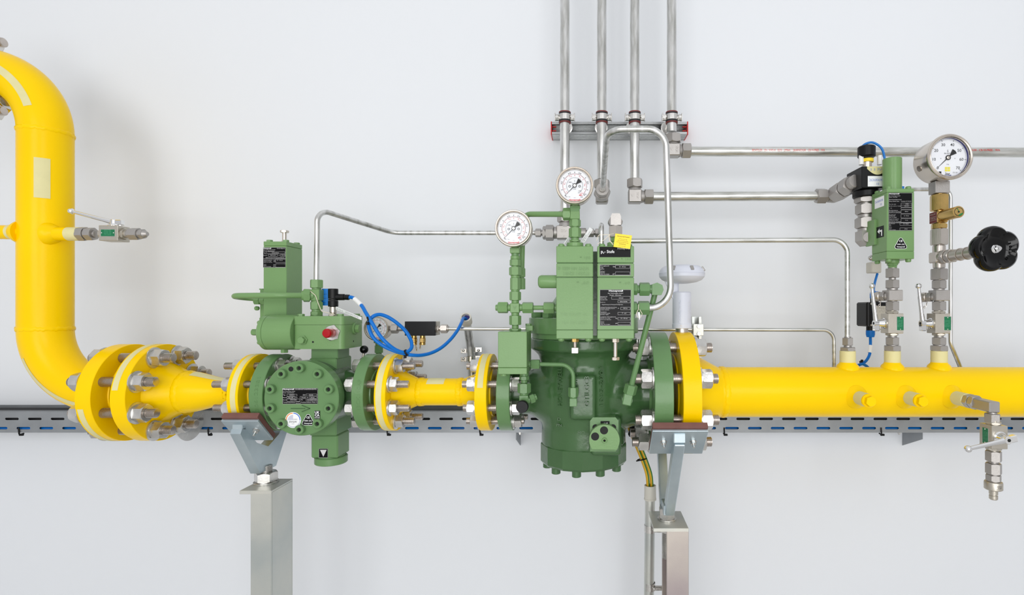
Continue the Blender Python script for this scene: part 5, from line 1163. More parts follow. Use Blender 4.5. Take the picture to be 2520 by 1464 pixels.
# ================= green relief valve =================
rx0, rx1 = P(2182.5, 0, -.038).x, P(2250, 0, -.038).x; ry0, ry1 = -.038, .037; rxm = (rx0+rx1)/2
rz_t, rz_b = P(0, 464, ry0).z, P(0, 637, ry0).z
rv = thing('relief_valve', 'tall green safety relief valve with black nameplate at right, left of the big gauge', 'valve', (rxm, 0, rz_b))
mb = MB(); mb.box((rx0, ry0, rz_b), (rx1, ry1, P(0, 618, ry0).z-.0003), .001); mk('base_block', mb, GRN, rv)
mb = MB(); mb.box((rx0, ry0, P(0, 618, ry0).z), (rx1, ry1, P(0, 473, ry0).z-.0003), .001); mk('valve_body', mb, GRN, rv)
mb = MB(); mb.box((rx0, ry0, P(0, 473, ry0).z), (rx1, ry1, rz_t), .001); mk('cap_block', mb, GRN, rv)
mb = MB(); mb.box((rx0-.006, .012, P(0, 604, .03).z), (rx0+.001, .060, P(0, 542, .03).z), .001); mk('outlet_block', mb, GRN, rv)
zcyl = P(0, 390, 0).z
mb = MB(); chamf_cyl(mb, (P(2195.5, 0, 0).x, 0, rz_t-.001), (0, 0, 1), zcyl-rz_t, .0235, .001, 48); mk('spring_cap', mb, GRN, rv)
for x in (rx0+.010, rx1-.010):
    for y in (ry0+.010, ry1-.010):
        mb = MB(); mb.lathe((x, y, rz_t-.0002), (0, 0, 1), [(0, .0070), (.006, .0070), (.008, .0050), (.0083, 0)], 20); mk('cap_screw', mb, GRN, rv)
        mb = MB(); mb.lathe((x, y, rz_b+.0002), (0, 0, -1), [(0, .0070), (.006, .0070), (.008, .0050), (.0083, 0)], 20); mk('cap_screw', mb, GRN, rv)
stack(rv, (X0(2196), 0, zr0-.0005), (0, 0, 1), [('n', 9, 15), ('n', 7, 18.5), ('c', 12, 22)], mt=GRN, s=(rz_b-zr0+.0012)/28, rot=.2)
ry = ry0-.0001
def rp2(px, py): q = P(px, py, ry0); return V((q.x, ry, q.z))
plate(rv, 'nameplate', rp2(2215.5, 521), U(58, ry0), U(93, ry0), [
 (.02, .04, .026, 'Honeywell', 'L', .43, .03, 2), (.02, .09, .018, 'Gas Technologies GmbH', 'L', .47), (.02, .125, .018, 'Kassel - Germany', 'L', .35), (.02, .19, .020, 'Sicherheitsabblaseventil', 'L', .52), (.02, .235, .020, 'Safety Relief Valve', 'L', .43), (.52, .232, .020, 'Soupape de Sureté', 'L', .44), (.02, .31, .016, 'Typ, type, type', 'L', .29), (.78, .305, .018, 'HON835', 'C', .13), (.02, .36, .016, 'Serial-Nr., serial no., n° de fabr.', 'L', .50), (.76, .357, .018, '2506123397', 'C', .18), (.08, .415, .016, 'PIN'),
 (.02, .475, .016, 'Zul. Betriebsdruck', 'L', .37), (.02, .505, .016, 'permissible service pressure', 'L', .48), (.02, .535, .016, 'pression max. permissible', 'L', .49), (.76, .505, .020, '100 bar', 'C', .14), (.02, .59, .016, 'Einstellbereich', 'L', .28), (.02, .62, .016, 'setting range', 'L', .25), (.02, .655, .016, 'plage de reglage', 'L', .32), (.76, .62, .020, '10 - 90 bar', 'C', .22), (.02, .70, .016, 'Engster Strömungs-Ø', 'L', .40), (.02, .735, .016, 'smallest dia. of flow', 'L', .38), (.02, .77, .016, 'diametre min. de passage', 'L', .49), (.76, .735, .020, '5 mm', 'C', .11),
 (.02, .825, .014, 'Einstellbereich', 'L', .24), (.02, .85, .014, 'range'), (.02, .88, .014, 'gamme'), (.74, .833, .020, '10 - 90 bar', 'C', .22), (.02, .92, .014, 'Sollwert'), (.02, .95, .014, 'setpoint'), (.02, .985, .014, 'valeur de consigne', 'L', .28), (.74, .967, .020, '67 bar', 'C', .13)],
 [(.53, .275, .98, .325), (.53, .33, .98, .38), (.53, .39, .98, .43), (.53, .455, .98, .55), (.53, .565, .98, .665), (.53, .685, .98, .78), (.48, .80, .99, .86), (.48, .93, .99, .99), (.01, .79, .99, .793)])
ce_sticker(rv, rp2(2216.5, 602), U(25, ry0))
# side labels on the left face (u runs from back to front)
ul = V((0, -1, 0)); xs = rx0-.0001
def side(py, frac): return V((xs, ry1-(ry1-ry0)*frac, P(0, py, ry0+(ry1-ry0)*(1-frac)).z))
plate(rv, 'arrow_plate', side(571, .55), .038, .030, (), (), u=ul, base=LBK, ink=LWH, border=False, extra=lambda b, at, n: (b.add([at(.20, .42), at(.48, .18), at(.48, .66)], [[0, 1, 2]], 1), b.add([at(.45, .34), at(.82, .34), at(.82, .88), at(.70, .88), at(.70, .50), at(.45, .50)], [[0, 1, 2, 3, 4, 5]], 1)), label='black plate with white bent arrow')
plate(rv, 'handwritten_sticker', side(498, .52), .046, .028, [(.06, .48, .22, '263680690', 'L', .85), (.62, .85, .22, '10')], u=ul, base=LWH, ink=PEN, border=False, label='white handwritten sticker')
mb = MB(); c = P(2227, 459, .0)+V((0, .016, -.002)); mb.obox(c, (.006, .004, .006), .001); mb.tube([c, c+V((-.008, 0, .006))], .0022, None, 8); mk('blue_tie', mb, BLT, label='blue cable tie on top of the tall green relief valve', cat='cable tie')

# ================= black solenoid sensor behind the relief valve =================
ys_ = .073; xs_ = P(2131, 0, ys_).x
so = thing('electric_valve', 'black square coil with clear capped indicator on grey unions, behind the green relief valve', 'valve', (xs_, ys_, P(0, 462, ys_).z))
bx0_, bx1_ = P(2120.5, 0, .032).x, P(2185, 0, .032).x
mb = MB(); mb.box((bx0_, .032, P(0, 462, .032).z), (bx1_, .119, P(0, 409, .032).z), .0015); mk('coil_block', mb, BLK, so)
zb_ = P(0, 463, .032).z; xq = P(2130, 0, ys_).x
mb = MB(); chamf_cyl(mb, (xq, ys_, zb_+.001), (0, 0, -1), .020, .034, .003, 48); mk('round_base', mb, BLK, so)
q = stack(so, (xq, ys_, zb_-.018), (0, 0, -1), [('n', 13, 26), ('c', 4, 17), ('n', 24, 23.5), ('c', 9, 17.5), ('n', 25, 24.5), ('c', 9, 18)], s=U(1, ys_), mt=FIT, rot=.35)
mb = MB(); zz = q.z; mb.prism([(-.020, .002), (.022, .002), (.022, -.020), (.012, -.038), (-.006, -.040), (-.020, -.026)], (xq, ys_-.020, zz), (1, 0, 0), (0, 0, 1), (0, .040, 0)); mb.cyl((xq+.012, ys_-.004, zz-.018), (rx0-.0055, .045, zz-.018), .0135, n=28); mk('elbow', mb, FIT, so)
# clear indicator
zt4 = P(0, 409, .032).z; xi = P(2135, 0, ys_).x; mb = MB(); mb.cyl((xi-.002, ys_, zt4-.001), (xi-.002, ys_, zt4+.024), .013, n=28); mb.cyl((xi-.002, ys_, zt4), (xi-.002, ys_, zt4+.006), .018, n=28); mk('indicator_tube', mb, SSB, so)
mb = MB(); mb.cyl((xi-.001, ys_, zt4+.022), (xi-.001, ys_, zt4+.031), .0165, n=28); mk('indicator_ring', mb, TGY, so)
mb = MB()
for dx_ in (-.020, .032): mb.cyl((xi+dx_, ys_-.004, zt4+.014), (xi+dx_, ys_-.004, zt4+.04), .0065, n=16)
mk('clear_pin', mb, WHT, so)
zi = P(0, 388, ys_).z; mb = MB(); chamf_cyl(mb, (xi-.003, ys_, zi), (0, 0, 1), .032, .0235, .003, 40); mk('black_cap', mb, BLK, so)
mb = MB(); n_ = 14; pts = [(-.030+.060*i/n_, 0) for i in range(n_+1)]; a0, a1 = P(2134, 412, .0315), P(2186, 412, .0315); W_ = a1.x-a0.x
pts = [(0, 0)]+[(W_*i/n_, -.020*math.sin(PI*min(1, i/n_*.9+.06))-.0) for i in range(n_+1)]+[(W_, 0)]
mb.prism(pts[1:-1]+[(W_, .003), (0, .003)], (a0.x, .0314, a0.z), (1, 0, 0), (0, 0, 1), (0, .0005, 0)); mb.text('3 3 7V1', (a0.x+.008, .0310, a0.z-.009), .0065, fit=.036, m=1); mk('cream_sticker', mb, [TAPE, PEN], so, label='cream handwritten sticker')
c_ = P(2157, 446, .0315); plate(so, 'handwritten_sticker', V((c_.x, .0316, c_.z)), .0485, .0290, [(.08, .50, .25, '263680690', 'L', .78), (.5, .85, .22, '10')], base=LWH, ink=PEN, border=False, label='white handwritten sticker')
mb = MB(); mb.spline([V((xi-.016, ys_+.01, zi+.030)), V((xi-.004, ys_, zi+.040)), V((xi+.014, ys_-.005, zi+.041)), V((xi+.034, ys_-.01, zi+.024)), V((xi+.043, ys_-.01, zi-.005)), V((xi+.044, ys_-.01, zt4-.002))], .0032, 10, 8); mk('blue_lead', mb, BLT, so, label='blue lead over the cap')
# angled fittings to the horizontal tube
q0 = V((P(2008, 0, yT).x, yT, z3+.002)); t = thing('angled_fitting', 'chain of grey steel nuts rising from the lower horizontal tube to the black coil', 'pipe fitting', q0)
q = stack(t, q0, (1, 0, 0), [('n', 24, 19), ('c', 5, 14), ('c', 10, 16)], s=S4, rot=.35)
q = q+V((.004, 0, 0)); mb = MB(); mb.sphere(q, .0245, 20, 12, sc=(1, .9, .85)); mk('elbow', mb, FIT, t)
e1 = V((bx0_, .075, P(0, 448, .075).z)); d = (e1-q).normalized(); L = (e1-q).length
stack(t, q+d*.010, d, [('c', 6, 14), ('n', L/S4*.42, 21.5), ('c', 4, 15), ('n', L/S4*.30, 21), ('c', L/S4*.2, 15)], s=S4, rot=.35)

# ================= transmitter box by the wall =================
ty = .10; tx_a, tx_b = P(2140, 0, ty).x, P(2190, 0, ty).x; tz0, tz1 = P(0, 803, ty).z, P(0, 744, ty).z
tr = thing('junction_box', 'black box with white side label and blue cable glands behind the left ball valve', 'junction box', ((tx_a+tx_b)/2, .17, tz0))
mb = MB(); mb.box((tx_a, ty, tz0), (tx_b, ty+.012, tz1), .002); mk('box_lid', mb, BLK, tr)
mb = MB(); mb.box((tx_a-.002, ty+.012, tz0-.001), (tx_b+.002, ty+.075, tz1+.001), .004); mk('box_body', mb, BLK, tr)
for px, py in ((2143, 747.5), (2143, 800)):
    mb = MB(); q = P(px, py, ty); mb.lathe((tx_a+.005, ty+.0003, q.z), (0, -1, 0), [(0, .003), (.0012, .003), (.0015, 0)], 14); mk('lid_screw', mb, NIK, tr)
plate(tr, 'label', V(((tx_a+tx_b)/2+.003, ty-.0001, (tz0+tz1)/2-.003)), .040, .054, [(.35, .12, .04, 'IP66 II 2G Ex ia IIC', 'L', .6), (.5, .18, .03, 'T6 Ga/Gb', 'L', .4), (.4, .26, .03, 'Ui 15V Ii 60mA', 'L', .5), (.4, .33, .03, 'Pi 130mW', 'L', .5), (.06, .16, .09, 'E'), (.06, .42, .08, 'II'), (.06, .60, .04, '0344'), (.06, .70, .04, 'CH-6'), (.06, .80, .04, 'E 6.4')], base=CRM, ink=INK, border=False, label='white printed label')
xg = P(2142, 0, .14).x
for zz, sg in ((tz1, 1), (tz0, -1)):
    mb = MB(); mb.cyl((xg+(.012 if sg > 0 else 0), .14, zz-sg*.001), (xg+(.012 if sg > 0 else 0), .14, zz+sg*.013), .0115, n=20); mk('gland_base', mb, BLK, tr)
    mb = MB(); mb.lathe((xg+(.012 if sg > 0 else 0), .14, zz+sg*.013), (0, 0, sg), [(0, .0125), (.012, .0125), (.020, .0105), (.021, 0)], 12); mk('cable_gland', mb, BLU, tr)
wire('cable', 'blue cable running from the small cream junction down into the black box', 'cable', [P(2159, 674, .20), P(2153, 695, .18), P(2150, 712, .155), V((xg+.012, .14, tz1+.030))], .0036, BLT)
wire('cable', 'blue cable leaving the bottom of the black box and passing behind the yellow pipe', 'cable', [V((xg, .14, tz0-.032)), P(2142, 850, .14), P(2140, 872, .13), P(2129, 890, .12), P(2108, 900, .12), P(2085, 905, .13), P(2040, 925, .15)], .0042, BLU)
mb = MB(); a = P(2142, 850, .14); b = P(2140, 868, .133); mb.cyl(a, b, .0054, n=16); mk('marker_sleeve', mb, WHT, label='white marker sleeve on the blue cable below the black box', cat='cable marker')
mb = MB(); mb.spline([P(2116, 897, .113), P(2124, 896, .110), P(2134, 902, .115), P(2139, 910, .12)], .0042, 10); mk('cable', mb, BLU, label='second blue cable end curving behind the yellow pipe below the black box', cat='cable')
mb = MB(); q = P(2120, 893, .12); mb.lathe(q-V((.003, 0, 0)), (1, 0, .4), [(0, .0062), (.0045, .0062)], 14); mb.box(q+V((-.003, -.006, .004)), q+V((.003, .0, .010)), .001); mk('cable_tie', mb, BLK, label='black cable tie on the blue cable above the yellow pipe', cat='cable tie')
mb = MB(); a = P(2145, 671, .19); b = P(2170, 644, .19); mb.box((a.x, .19, a.z), (b.x, .225, b.z), .0025); mk('cream_box', mb, CRM, label='small cream square junction below the green relief valve', cat='junction box')
mb = MB(); q = P(2140, 635, .16); mb.hex(q+V((.014, 0, 0)), (-1, 0, 0), .010, .0110); mb.cyl(q, q+V((.06, .0, 0)), .006, n=14); mb.sphere(q+V((.003, 0, 0)), .0075, 12, 8); mk('mounting_bolt', mb, ZINC, label='small bright bolt at the lower left of the green relief valve', cat='bolt')

# right small tube behind the gauge
yr = .12; mb = MB(); mb.tube([P(2236, 466, yr), P(2339, 466, yr), P(2339, 845, yr), P(2372, 925, yr+.02)], .0058, [.025, .04], 18); mk('steel_tube', mb, STT, label='thin steel tube dropping behind the big gauge and needle valve to behind the yellow pipe', cat='tube')

# ================= lower right drain assembly =================
xd = P(2345, 0, -.066).x; da = thing('drain_fitting', 'grey steel elbow fitting on the rightmost front stub, turning down to the lowest ball valve', 'pipe fitting', (xd, -.12, zf))
q = stack(da, (xd, -.1195, zf), (0, -1, 0), [('n', 15, 16), ('c', 2, 12), ('n', 15, 16), ('c', 5, 11)], s=.0011, rot=.2)
yv = -.205; z_e = zf-.004
mb = MB(); mb.obox((xd, -.180, zf-.001), (.0125, .030, .0125), .002); mk('elbow', mb, FIT, da)
q = stack(da, (xd, yv+.004, zf-.013), (0, 0, -1), [('c', 4, 10), ('n', 20, 17), ('c', 2, 11)], s=.00098, rot=.2)
zv = P(0, 1072, -.205).z
Mv = M_((xd, yv, zv), (0, 1, 0), (1, 0, 0), (0, 0, -1))
ball_valve('lowest steel ball valve, lever pointing left, hanging below the yellow pipe at far right', Mv, .040, .0365, .053, (-.04, -1, .22), .088, 3, True, .001, .020)
# lever in local frame: -y is world -x
tdn = thing('quick_coupling', 'chain of grey steel nuts ending in a coupling nipple below the lowest ball valve', 'pipe fitting', (xd, yv, zv-.03))
q = stack(tdn, (xd, yv, zv-.0265-.0085), (0, 0, -1), [('n', 25, 17.5), ('c', 5, 11), ('n', 26, 17.5), ('c', 2, 13), ('n', 15, 16.5), ('c', 1, 14)], s=.00095, rot=.35)
mb = MB(); mb.lathe(q, (0, 0, -1), [(0, .013), (.001, .0175), (.003, .0185), (.018, .0185), (.020, .016), (.020, .009), (.030, .009), (.0305, .0075), (.033, .0075), (.0335, .0088), (.041, .0088), (.043, .007), (.043, 0)], 40); mb.text('HYDROTECHNIK', q+V((.0, -.0188, -.009)), .0022, al='C', fit=.011, m=1); mb.text('S 100', q+V((.001, -.0188, -.013)), .0026, al='C', m=1); mk('coupling_nipple', mb, [NIK, INK], tdn)

# ================= white wireless sensor =================
xw = X0(1678); zw0, zw1 = P(0, 808, 0).z, P(0, 718, 0).z
ws = thing('wireless_sensor', 'white wireless sensor with round disc head standing on the large yellow flange', 'sensor', (xw, 0, zw0-.006))
mb = MB(); mb.lathe((xw, 0, ZA+.160), (0, 0, 1), [(0, .017), (zw0-ZA-.158, .017)], 36); mk('sensor_foot', mb, FIS, ws)
mb = MB(); mb.lathe((xw, 0, zw0), (0, 0, 1), [(0, .0245), (.001, .0258), (.012, .0258), (.013, .0250), (zw1-zw0-.003, .0250), (zw1-zw0, .022)], 48); mb.text('Honeywell', (0, 0, 0), .0095, al='L', fit=.062, depth=.001, m=0)
st = len(tmesh('Honeywell', 0, True)[0])
for i in range(len(mb.v)-st, len(mb.v)):
    v = mb.v[i]; a = -.25+(-v.z)/.025; r = .0250-v.y; mb.v[i] = V((xw+r*math.sin(a), -r*math.cos(a), zw0+.014+v.x))
mb.lathe((xw-.006, -.0243, zw0+.008), (-.2, -1, 0), [(0, .0025), (.0018, .0022)], 12, 1); mk('sensor_housing', mb, [WHP, FIT], ws)
mb = MB()
for k, (tx_, a_, h_, L_) in enumerate((('ATEX II 1G Ex ia IIC T4', .62, .003, .055), ('CML 19 IECEx 2119X', .85, .003, .060), ('Tamb -40 +75 C', .98, .0025, .05))):
    st = len(mb.v); mb.text(tx_, (0, 0, 0), h_, fit=L_)
    for i in range(st, len(mb.v)): v = mb.v[i]; a = a_-v.z/.025; mb.v[i] = V((xw+.0254*math.sin(a), -.0254*math.cos(a), zw0+.016+v.x))
mk('printed_lines', mb, LGY, ws)
mb = MB(); zd1 = P(0, 697, 0).z; mb.cyl((xw-.016, .004, zw1-.002), (xw-.016, .004, zd1+.01), .0085, n=24); xa_ = X0(1640); mb.prism([(X0(1636), zd1+.006), (X0(1656), P(0, 737, 0).z), (X0(1662), P(0, 737, 0).z), (X0(1664), zd1+.006)], (0, -.004, 0), (1, 0, 0), (0, 0, 1), (0, .008, 0)); mk('neck', mb, WHP, ws)
zd0 = P(0, 698, 0).z; H = P(0, 652, 0).z-zd0
mb = MB(); mb.lathe((xw, 0, zd0), (0, 0, 1), [(0, .001), (.0005, .018), (.004, .040), (.010, .0535), (.018, .0605), (.0262, .0618), (.0265, .0610), (.0272, .0618), (.036, .0595), (.043, .0535), (.047, .047), (H-.001, .030), (H, .001)], 72); mk('disc_head', mb, WHP, ws)
mb = MB()
for a in (-.55, .30, 1.2, 2.4): 
    p = V((xw+.0580*math.sin(a-.0), -.0580*math.cos(a), zd0+.039)); Rz = Matrix.Rotation(a, 3, 'Z') @ Matrix.Rotation(-.55, 3, 'X'); mb.obox(p, (.0045, .0018, .0065), .001, Rz)
mk('vent_slot', mb, FIT, ws, label='grey vent slots')
# strut and clamp behind
st_ = thing('tube_bracket', 'zinc strut with two-screw plate clamping the thin tube behind the large yellow flange', 'bracket', P(1714, 960, .2))
a, b = P(1702, 779, .165), P(1727, 779, .165); mb = MB(); zlo = P(0, 985, .2).z
mb.box((a.x, .165, zlo), (a.x+.002, .200, a.z), .0004); mb.box((b.x-.002, .165, zlo), (b.x, .200, a.z), .0004); mb.box((a.x, .198, zlo), (b.x, .200, a.z), .0004); mb.box((a.x, .165, zlo), (a.x+.009, .167, a.z), .0004); mb.box((b.x-.009, .165, zlo), (b.x, .167, a.z), .0004); mb.box((a.x+.004, .200, zlo), (b.x-.004, .361, zlo+.03), .001); mk('strut', mb, GLP, st_)
a, b = P(1706, 826, .138), P(1732, 797, .138); mb = MB(); mb.box((a.x, .138, a.z), (b.x, .1425, b.z), .003); mb.box((a.x, .1425, a.z+.012), (b.x, .166, b.z-.012), .001); mk('clamp_plate', mb, GLP, st_)
for py in (803, 821): q = P(1719.5, py, .138); mb = MB(); mb.hex((q.x, .1385, q.z), (0, -1, 0), .005, .0062, py); mk('plate_screw', mb, ZINC, st_)

# ================= supports =================
def vhead(t, x, w, tz, ty_, bz, by, arm, pad_t=.014, pl_t=.0062, gusset=True):
    """45 degree saddle: pads and plates front (-y) and back (+y) carried by two arms; tz,ty_ = outer top edge of the front plate"""
    for sg in (-1, 1):
        n = V((0, -sg, 1)).normalized()*1.0; n = V((0, -sg*1, 1)).normalized()   # points up and inwards
        al = V((0, -sg, -1)).normalized()                                        # down and inwards along the plate
        n = V((0, -sg, 1)).normalized()
        Lp = math.hypot(ty_-by, tz-bz); top = V((x, sg*ty_, tz)); mid = top+al*Lp/2
        R = Matrix((V((1, 0, 0)), al, V((1, 0, 0)).cross(al))).transposed()
        mb = MB(); mb.obox(mid+n*pl_t/2, (w/2, Lp/2, pl_t/2), .001, R); mk('saddle_plate', mb, GLB, t)
        mb = MB(); mb.obox(mid+n*(pl_t+pad_t/2)-al*.003, (w/2-.001, Lp/2+.004, pad_t/2), .0006, R); mk('brown_pad', mb, PHN, t, label='brown bearing pad')
        for dx in (-.27, .27):
            q = mid+V((w*dx, 0, 0))-al*Lp*.05; 
            if gusset and dx < 0: continue
            mb = MB(); mb.hex(q, -n, .007, .0068); mb.cyl(q, q-n*.016, .0028, n=12); mb.cyl(q, q-n*.0012, .0085, n=20); mk('pad_bolt', mb, ZINC, t)
def post(label, xl, xw0, xr, yf, yb, z, zcap, mt, mtp):
    t = thing('support_post', label, 'support', ((xl+xr)/2, 0, 0), 'pipe supports')
    mb = MB(); mb.box((xl, yf, z-.0055), (xr, yb, z), .0008); mb.box((xl, yf, zcap), (xr, yf+.0055, z-.004), .0008); mk('top_plate', mb, mtp, t)
    mb = MB(); mb.box((xw0, yf+.0002, 0), (xr, yf+.0055, z-.0055), .0012); mb.box((xr-.0055, yf+.0056, 0), (xr-.0001, yb-.0056, z-.0055), .0002); mb.box((xw0+.004, yb-.0055, 0), (xr, yb, z-.0055), .0012); mk('channel_post', mb, mt, t)
    return t
# left support
Dl = -.067
lx0, lxw, lx1 = P(589, 0, Dl).x, P(616, 0, Dl).x, P(667.5, 0, Dl).x; lz = P(0, 1207.5, Dl).z
ps = post('left zinc-plated support post carrying the small flange left of the shut-off valve', lx0, lxw, lx1, Dl, .034, lz, P(0, 1216, Dl).z, GLP, GLP)
nx = X0(655)
stack(ps, (nx, 0, lz), (0, 0, 1), [('c', 4, 28), ('n', 23, 26), ('t', 16, 14)], s=.0011, mt=ZINC, rot=.3)
tzv, tyv, byv = P(0, 1036, -.12).z, .121, .058; bzv = tzv-(tyv-byv)
vhead(ps, X0(660.5), .0925, tzv, tyv, bzv, byv, None)
mb = MB(); zbm_ = P(0, 1165, -.035).z
poly = [(-.110, tzv-.022), (-.094, tzv-.026), (-.050, bzv-.008), (0, bzv-.030), (.050, bzv-.008), (.094, tzv-.026), (.110, tzv-.022), (.116, tzv-.033), (.036, zbm_), (-.036, zbm_), (-.116, tzv-.033)]
mb.prism(poly, (nx-.020, 0, 0), (0, 1, 0), (0, 0, 1), (.026, 0, 0)); mk('vee_arm', mb, GLB, ps)
for s_ in (-1, 1): mb = MB(); mb.obox((nx-.007, s_*.098, tzv-.014), (.013, .012, .010), .002); mk('welded_foot', mb, GLB, ps)
# right support
Dr = -.062
qx0, qxw, qx1 = P(1608, 0, Dr).x, P(1640.5, 0, Dr).x, P(1695, 0, Dr).x; qz = P(0, 1300, Dr).z
pr_ = post('right zinc-plated support post carrying the large flanges beside the regulator', qx0, qxw, qx1, Dr, .059, qz, P(0, 1309, Dr).z, GLR, GLP)
nxr = X0(1641)
stack(pr_, (nxr, 0, qz), (0, 0, 1), [('c', 4, 23), ('n', 25, 20.5), ('t', 9, 12)], s=.0011, mt=ZINC, rot=.5)
stack(pr_, (nxr, 0, qz-.0055), (0, 0, -1), [('n', 24, 20.5), ('t', 66, 12)], s=.0011, mt=ZINC, rot=.5)
tzr, tyr, byr = P(0, 1061, -.192).z, .193, .121; bzr = tzr-(tyr-byr)
xm = (X0(1585)+X0(1705))/2
vhead(pr_, xm, .132, tzr, tyr, bzr, byr, None, gusset=False)
zc0 = P(0, 1252, 0).z
def bar(a, b, w, t_):
    a = V(a); b = V(b); d = (b-a).normalized(); X = V((1, 0, 0)); Y = d.cross(X).normalized(); X = Y.cross(d).normalized()
    mb = MB(); mb.obox((a+b)/2, (w/2, t_/2, (b-a).length/2), .0015, Matrix((X, Y, d)).transposed()); return mb
mk('support_arm', bar((xm-.001, -.176, tzr-.026), (nxr+.003, -.020, zc0+.002), .025, .030), GLB, pr_)
mk('support_arm', bar((xm-.001, .176, tzr-.026), (nxr-.003, .020, zc0+.002), .025, .030), GLB, pr_)
mb = MB(); mb.obox((nxr, 0, zc0+.008), (.0135, .034, .014), .002); mk('arm_junction', mb, GLB, pr_)
for s_ in (-1, 1): mb = MB(); mb.obox((xm-.001, s_*.172, tzr-.018), (.0145, .015, .012), .002); mk('welded_foot', mb, GLB, pr_)

# ================= conduits =================
yc2 = .09
cx0, cx1 = P(1600, 0, yc2).x, P(1597, 0, yc2).x; z0c, z1c = P(0, 1212, yc2).z, 0
cd = thing('cable_conduit', 'zinc conduit pipe standing left of the right support post, grounding cables entering its top', 'conduit', (cx1, yc2, 0))
mb = MB(); mb.tube([(cx0, yc2, z0c), (cx1, yc2, P(0, 1464, yc2).z), (cx1, yc2, 0)], .0145, None, 32, cap=False); mk('conduit_pipe', mb, GLP, cd)
zs0, zs1 = P(0, 1229, yc2).z, P(0, 1194, yc2).z
mb = MB(); mb.lathe((cx0, yc2, zs0), (0, 0, 1), [(0, .014), (0, .0178), (.004, .0178), (.0045, .0170), (zs1-zs0, .0165), (zs1-zs0, .0135)], 40, closed=True); mk('end_bushing', mb, CRM, cd, label='cream plastic end bushing')
for py in (1291, 1433):
    mb = MB(); q = P(1597, py, yc2); mb.lathe((cx0-.001, yc2, q.z), (0, 0, -1), [(0, .0146), (0, .0162), (.020, .0162), (.020, .0146)], 32, closed=True); mb.box((cx0+.012, yc2-.012, q.z-.018), (cx0+.036, yc2-.009, q.z-.004), .0006); mk('conduit_clamp', mb, ZINC, cd)
    mb = MB(); mb.sphere((cx0+.010, yc2-.0165, q.z-.010), .0042, 12, 8); mb.cyl((cx0+.008, yc2-.014, q.z-.011), (cx0+.034, yc2-.014, q.z-.011), .0022, n=10); mk('clamp_screw', mb, ZINC, cd)
for i, (dx, lab) in enumerate(((-.0054, 'left of two yellow-green grounding cables entering the conduit under the right flange'), (.0054, 'right of two yellow-green grounding cables entering the conduit under the right flange'))):
    base = [P(1548, 1035, .10), P(1556, 1062, .095), P(1572, 1100, yc2), P(1588, 1140, yc2), P(1598, 1175, yc2), V((cx0, yc2, z0c-.02))]
    pts = catmull([p+V((dx, 0, 0)) for p in base], 8); mb = MB(); mb.tube(pts, .0050, None, 14, 0)
    mb.m = [1 if (k % 14) in (8, 9, 2) else 0 for k in range(len(mb.m))]
    mk('grounding_cable', mb, [CYG, CGR], label=lab, cat='cable', group='yellow-green grounding cables')
mb = MB(); q = P(1579, 1130, .09); mb.tube([q+V((-.016, -.004, -.004)), q+V((0, -.0085, 0)), q+V((.014, -.004, .003))], .0018, .006, 8); mb.tube([q+V((-.012, .0, -.002)), q+V((0, .008, 0)), q+V((.012, .0, .002))], .0018, .006, 8); mk('cable_tie', mb, BLK, label='black cable tie round the two yellow-green grounding cables', cat='cable tie')
mb = MB(); q = P(1558, 1062, .088); mb.obox(q, (.011, .010, .016), .004, Matrix.Rotation(.35, 3, 'Y')); mk('cable_wrap', mb, BLK, label='black wrap round the grounding cables behind the large green flange', cat='cable tie')
# flexible conduit with blue cable
cf = thing('wall_conduit', 'clear-sleeved conduit on the wall behind the yellow spool, blue cable leaving its mouth', 'conduit', P(1162, 960, .30))
m0, m1 = P(1146, 780, .20), P(1151, 803, .235)
mb = MB(); mb.tube([m0+V((0, .01, -.004)), P(1150, 800, .245), P(1157, 850, .30), P(1161, 884, .315), P(1162, 960, .315)], .0128, .05, 28); mk('conduit_pipe', mb, STT, cf)
mb = MB(); dv_ = (P(1151, 803, .245)-m0).normalized(); mb.lathe(m0, dv_, [(0, .0125), (0, .0165), (.003, .0172), (.030, .0172), (.031, .0125)], 36, closed=True); mb.lathe(m0+dv_*.0100, dv_, [(0, .0126), (.0005, .0126)], 28, 1); mk('end_bushing', mb, [CRM, INB], cf)
for py in (862, 882.5):
    q = P(1159, py, .31); mb = MB(); mb.lathe((q.x, .31, q.z-.008), (0, 0, 1), [(0, .0131), (0, .0150), (.016, .0150), (.016, .0131)], 28, closed=True); mb.box((q.x-.034, .310, q.z-.010), (q.x-.013, .314, q.z+.006), .002); mb.box((q.x+.013, .310, q.z-.006), (q.x+.036, .314, q.z+.010), .002); mb.box((q.x-.014, .316, q.z-.008), (q.x+.014, .361, q.z+.008), .001); mk('saddle_clamp', mb, ZINC, cf)
    for s_ in (-1, 1): mb = MB(); mb.sphere((q.x+s_*.025, .3085, q.z), .0050, 14, 8); mk('clamp_screw', mb, ZINC, cf)
def zp5(x, y): return 840+x/4.067, 740+y/4.067
path = [(cend.x, cend.z, None)]
raw = [(150, -35, -.01), (200, 45, -.03), (240, 110, -.045), (285, 185, -.055), (318, 240, -.058), (380, 340, -.06), (450, 420, -.06), (530, 482, -.05), (600, 512, -.04), (655, 512, -.03), (697, 480, -.02), (705, 435, -.01), (690, 380, 0), (640, 300, 0), (560, 225, -.01), (470, 165, -.02), (390, 138, -.03), (330, 150, -.04), (290, 190, -.045), (274, 250, -.045), (300, 335, -.05), (350, 400, -.05), (440, 462, -.045), (540, 505, -.04), (640, 533, -.03), (720, 545, -.02), (800, 545, 0), (900, 522, .03), (1000, 470, .06), (1090, 390, .09), (1160, 300, .12), (1200, 225, .15), (1222, 175, .19)]
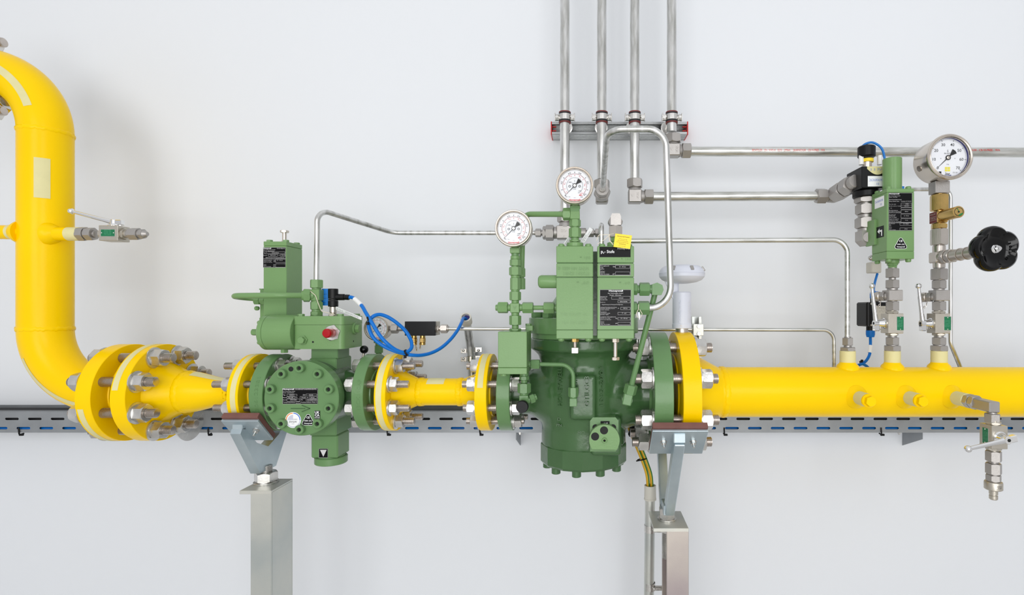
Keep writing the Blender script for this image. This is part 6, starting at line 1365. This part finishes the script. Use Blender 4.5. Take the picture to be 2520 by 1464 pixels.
pts = [cend-V((.004, 0, 0)), P(868, 732.5, -.002)]+[P(*zp5(x, y), d) for x, y, d in raw[1:]]+[m0+dv_*.012]
mb = MB(); mb.spline(pts, .0048, 14, 7); mk('blue_cable', mb, BLU, label='looped blue cable from the black plug to the conduit on the wall', cat='cable')
mb = MB(); a, b = pts[1]+V((.006, -.002, -.003)), pts[2]; sp_ = catmull(pts[:4], 8)[10:17]; mb.tube(sp_, .0060, None, 16); mk('marker_sleeve', mb, WHT, label='white marker sleeve on the looped blue cable beside the black plug', cat='cable marker')
for x, y, d, lab in ((283, 188, -.052, 'black cable tie at the crossing of the blue cable loops, over the small gauge'), (655, 522, -.033, 'black cable tie holding the blue cable loops above the yellow spool flange')):
    q = P(*zp5(x, y), d); mb = MB(); mb.lathe(q-V((.003, 0, 0)), (1, 0, .5), [(0, .0068), (0, .0088), (.0045, .0088), (.0045, .0068)], 18, closed=True); mb.box(q+V((-.008, -.003, -.014)), q+V((-.001, .003, -.006)), .001); mk('cable_tie', mb, BLK, label=lab, cat='cable tie')

# left ball valve on the big pipe
t = thing('union_fitting', 'grey steel union nuts between the left yellow pipe stub and the left ball valve', 'pipe fitting', P(197, 577, ys))
q = stack(t, V((P(196, 0, ys).x, ys, zs)), (1, 0, 0), [('n', 17, 18), ('c', 2, 13), ('n', 17, 16.5), ('c', 5, 9)], s=.00107, rot=.3)
xv = P(263, 0, ys-.018).x+.004
ball_valve('left ball valve on the vertical yellow pipe, lever slanting up to the left', M_((xv, ys, zs), (0, 0, -1), (0, 1, 0), (1, 0, 0)), .040, .038, .0500, (-.27, -.10, -1), .105, 5, True, .001, .010)
t = thing('blanking_plug', 'grey steel nut and pointed plug closing the right end of the left ball valve', 'plug', (xv+.04, ys, zs))
stack(t, (xv+.025+.0062+.004, ys, zs), (1, 0, 0), [('c', 7, 10), ('n', 22, 15.5), ('c', 3, 11), ('n', 9, 12.5), ('k', 8, 10, 5)], s=.00107, rot=.3)
# drop label properties on parts that must not have category
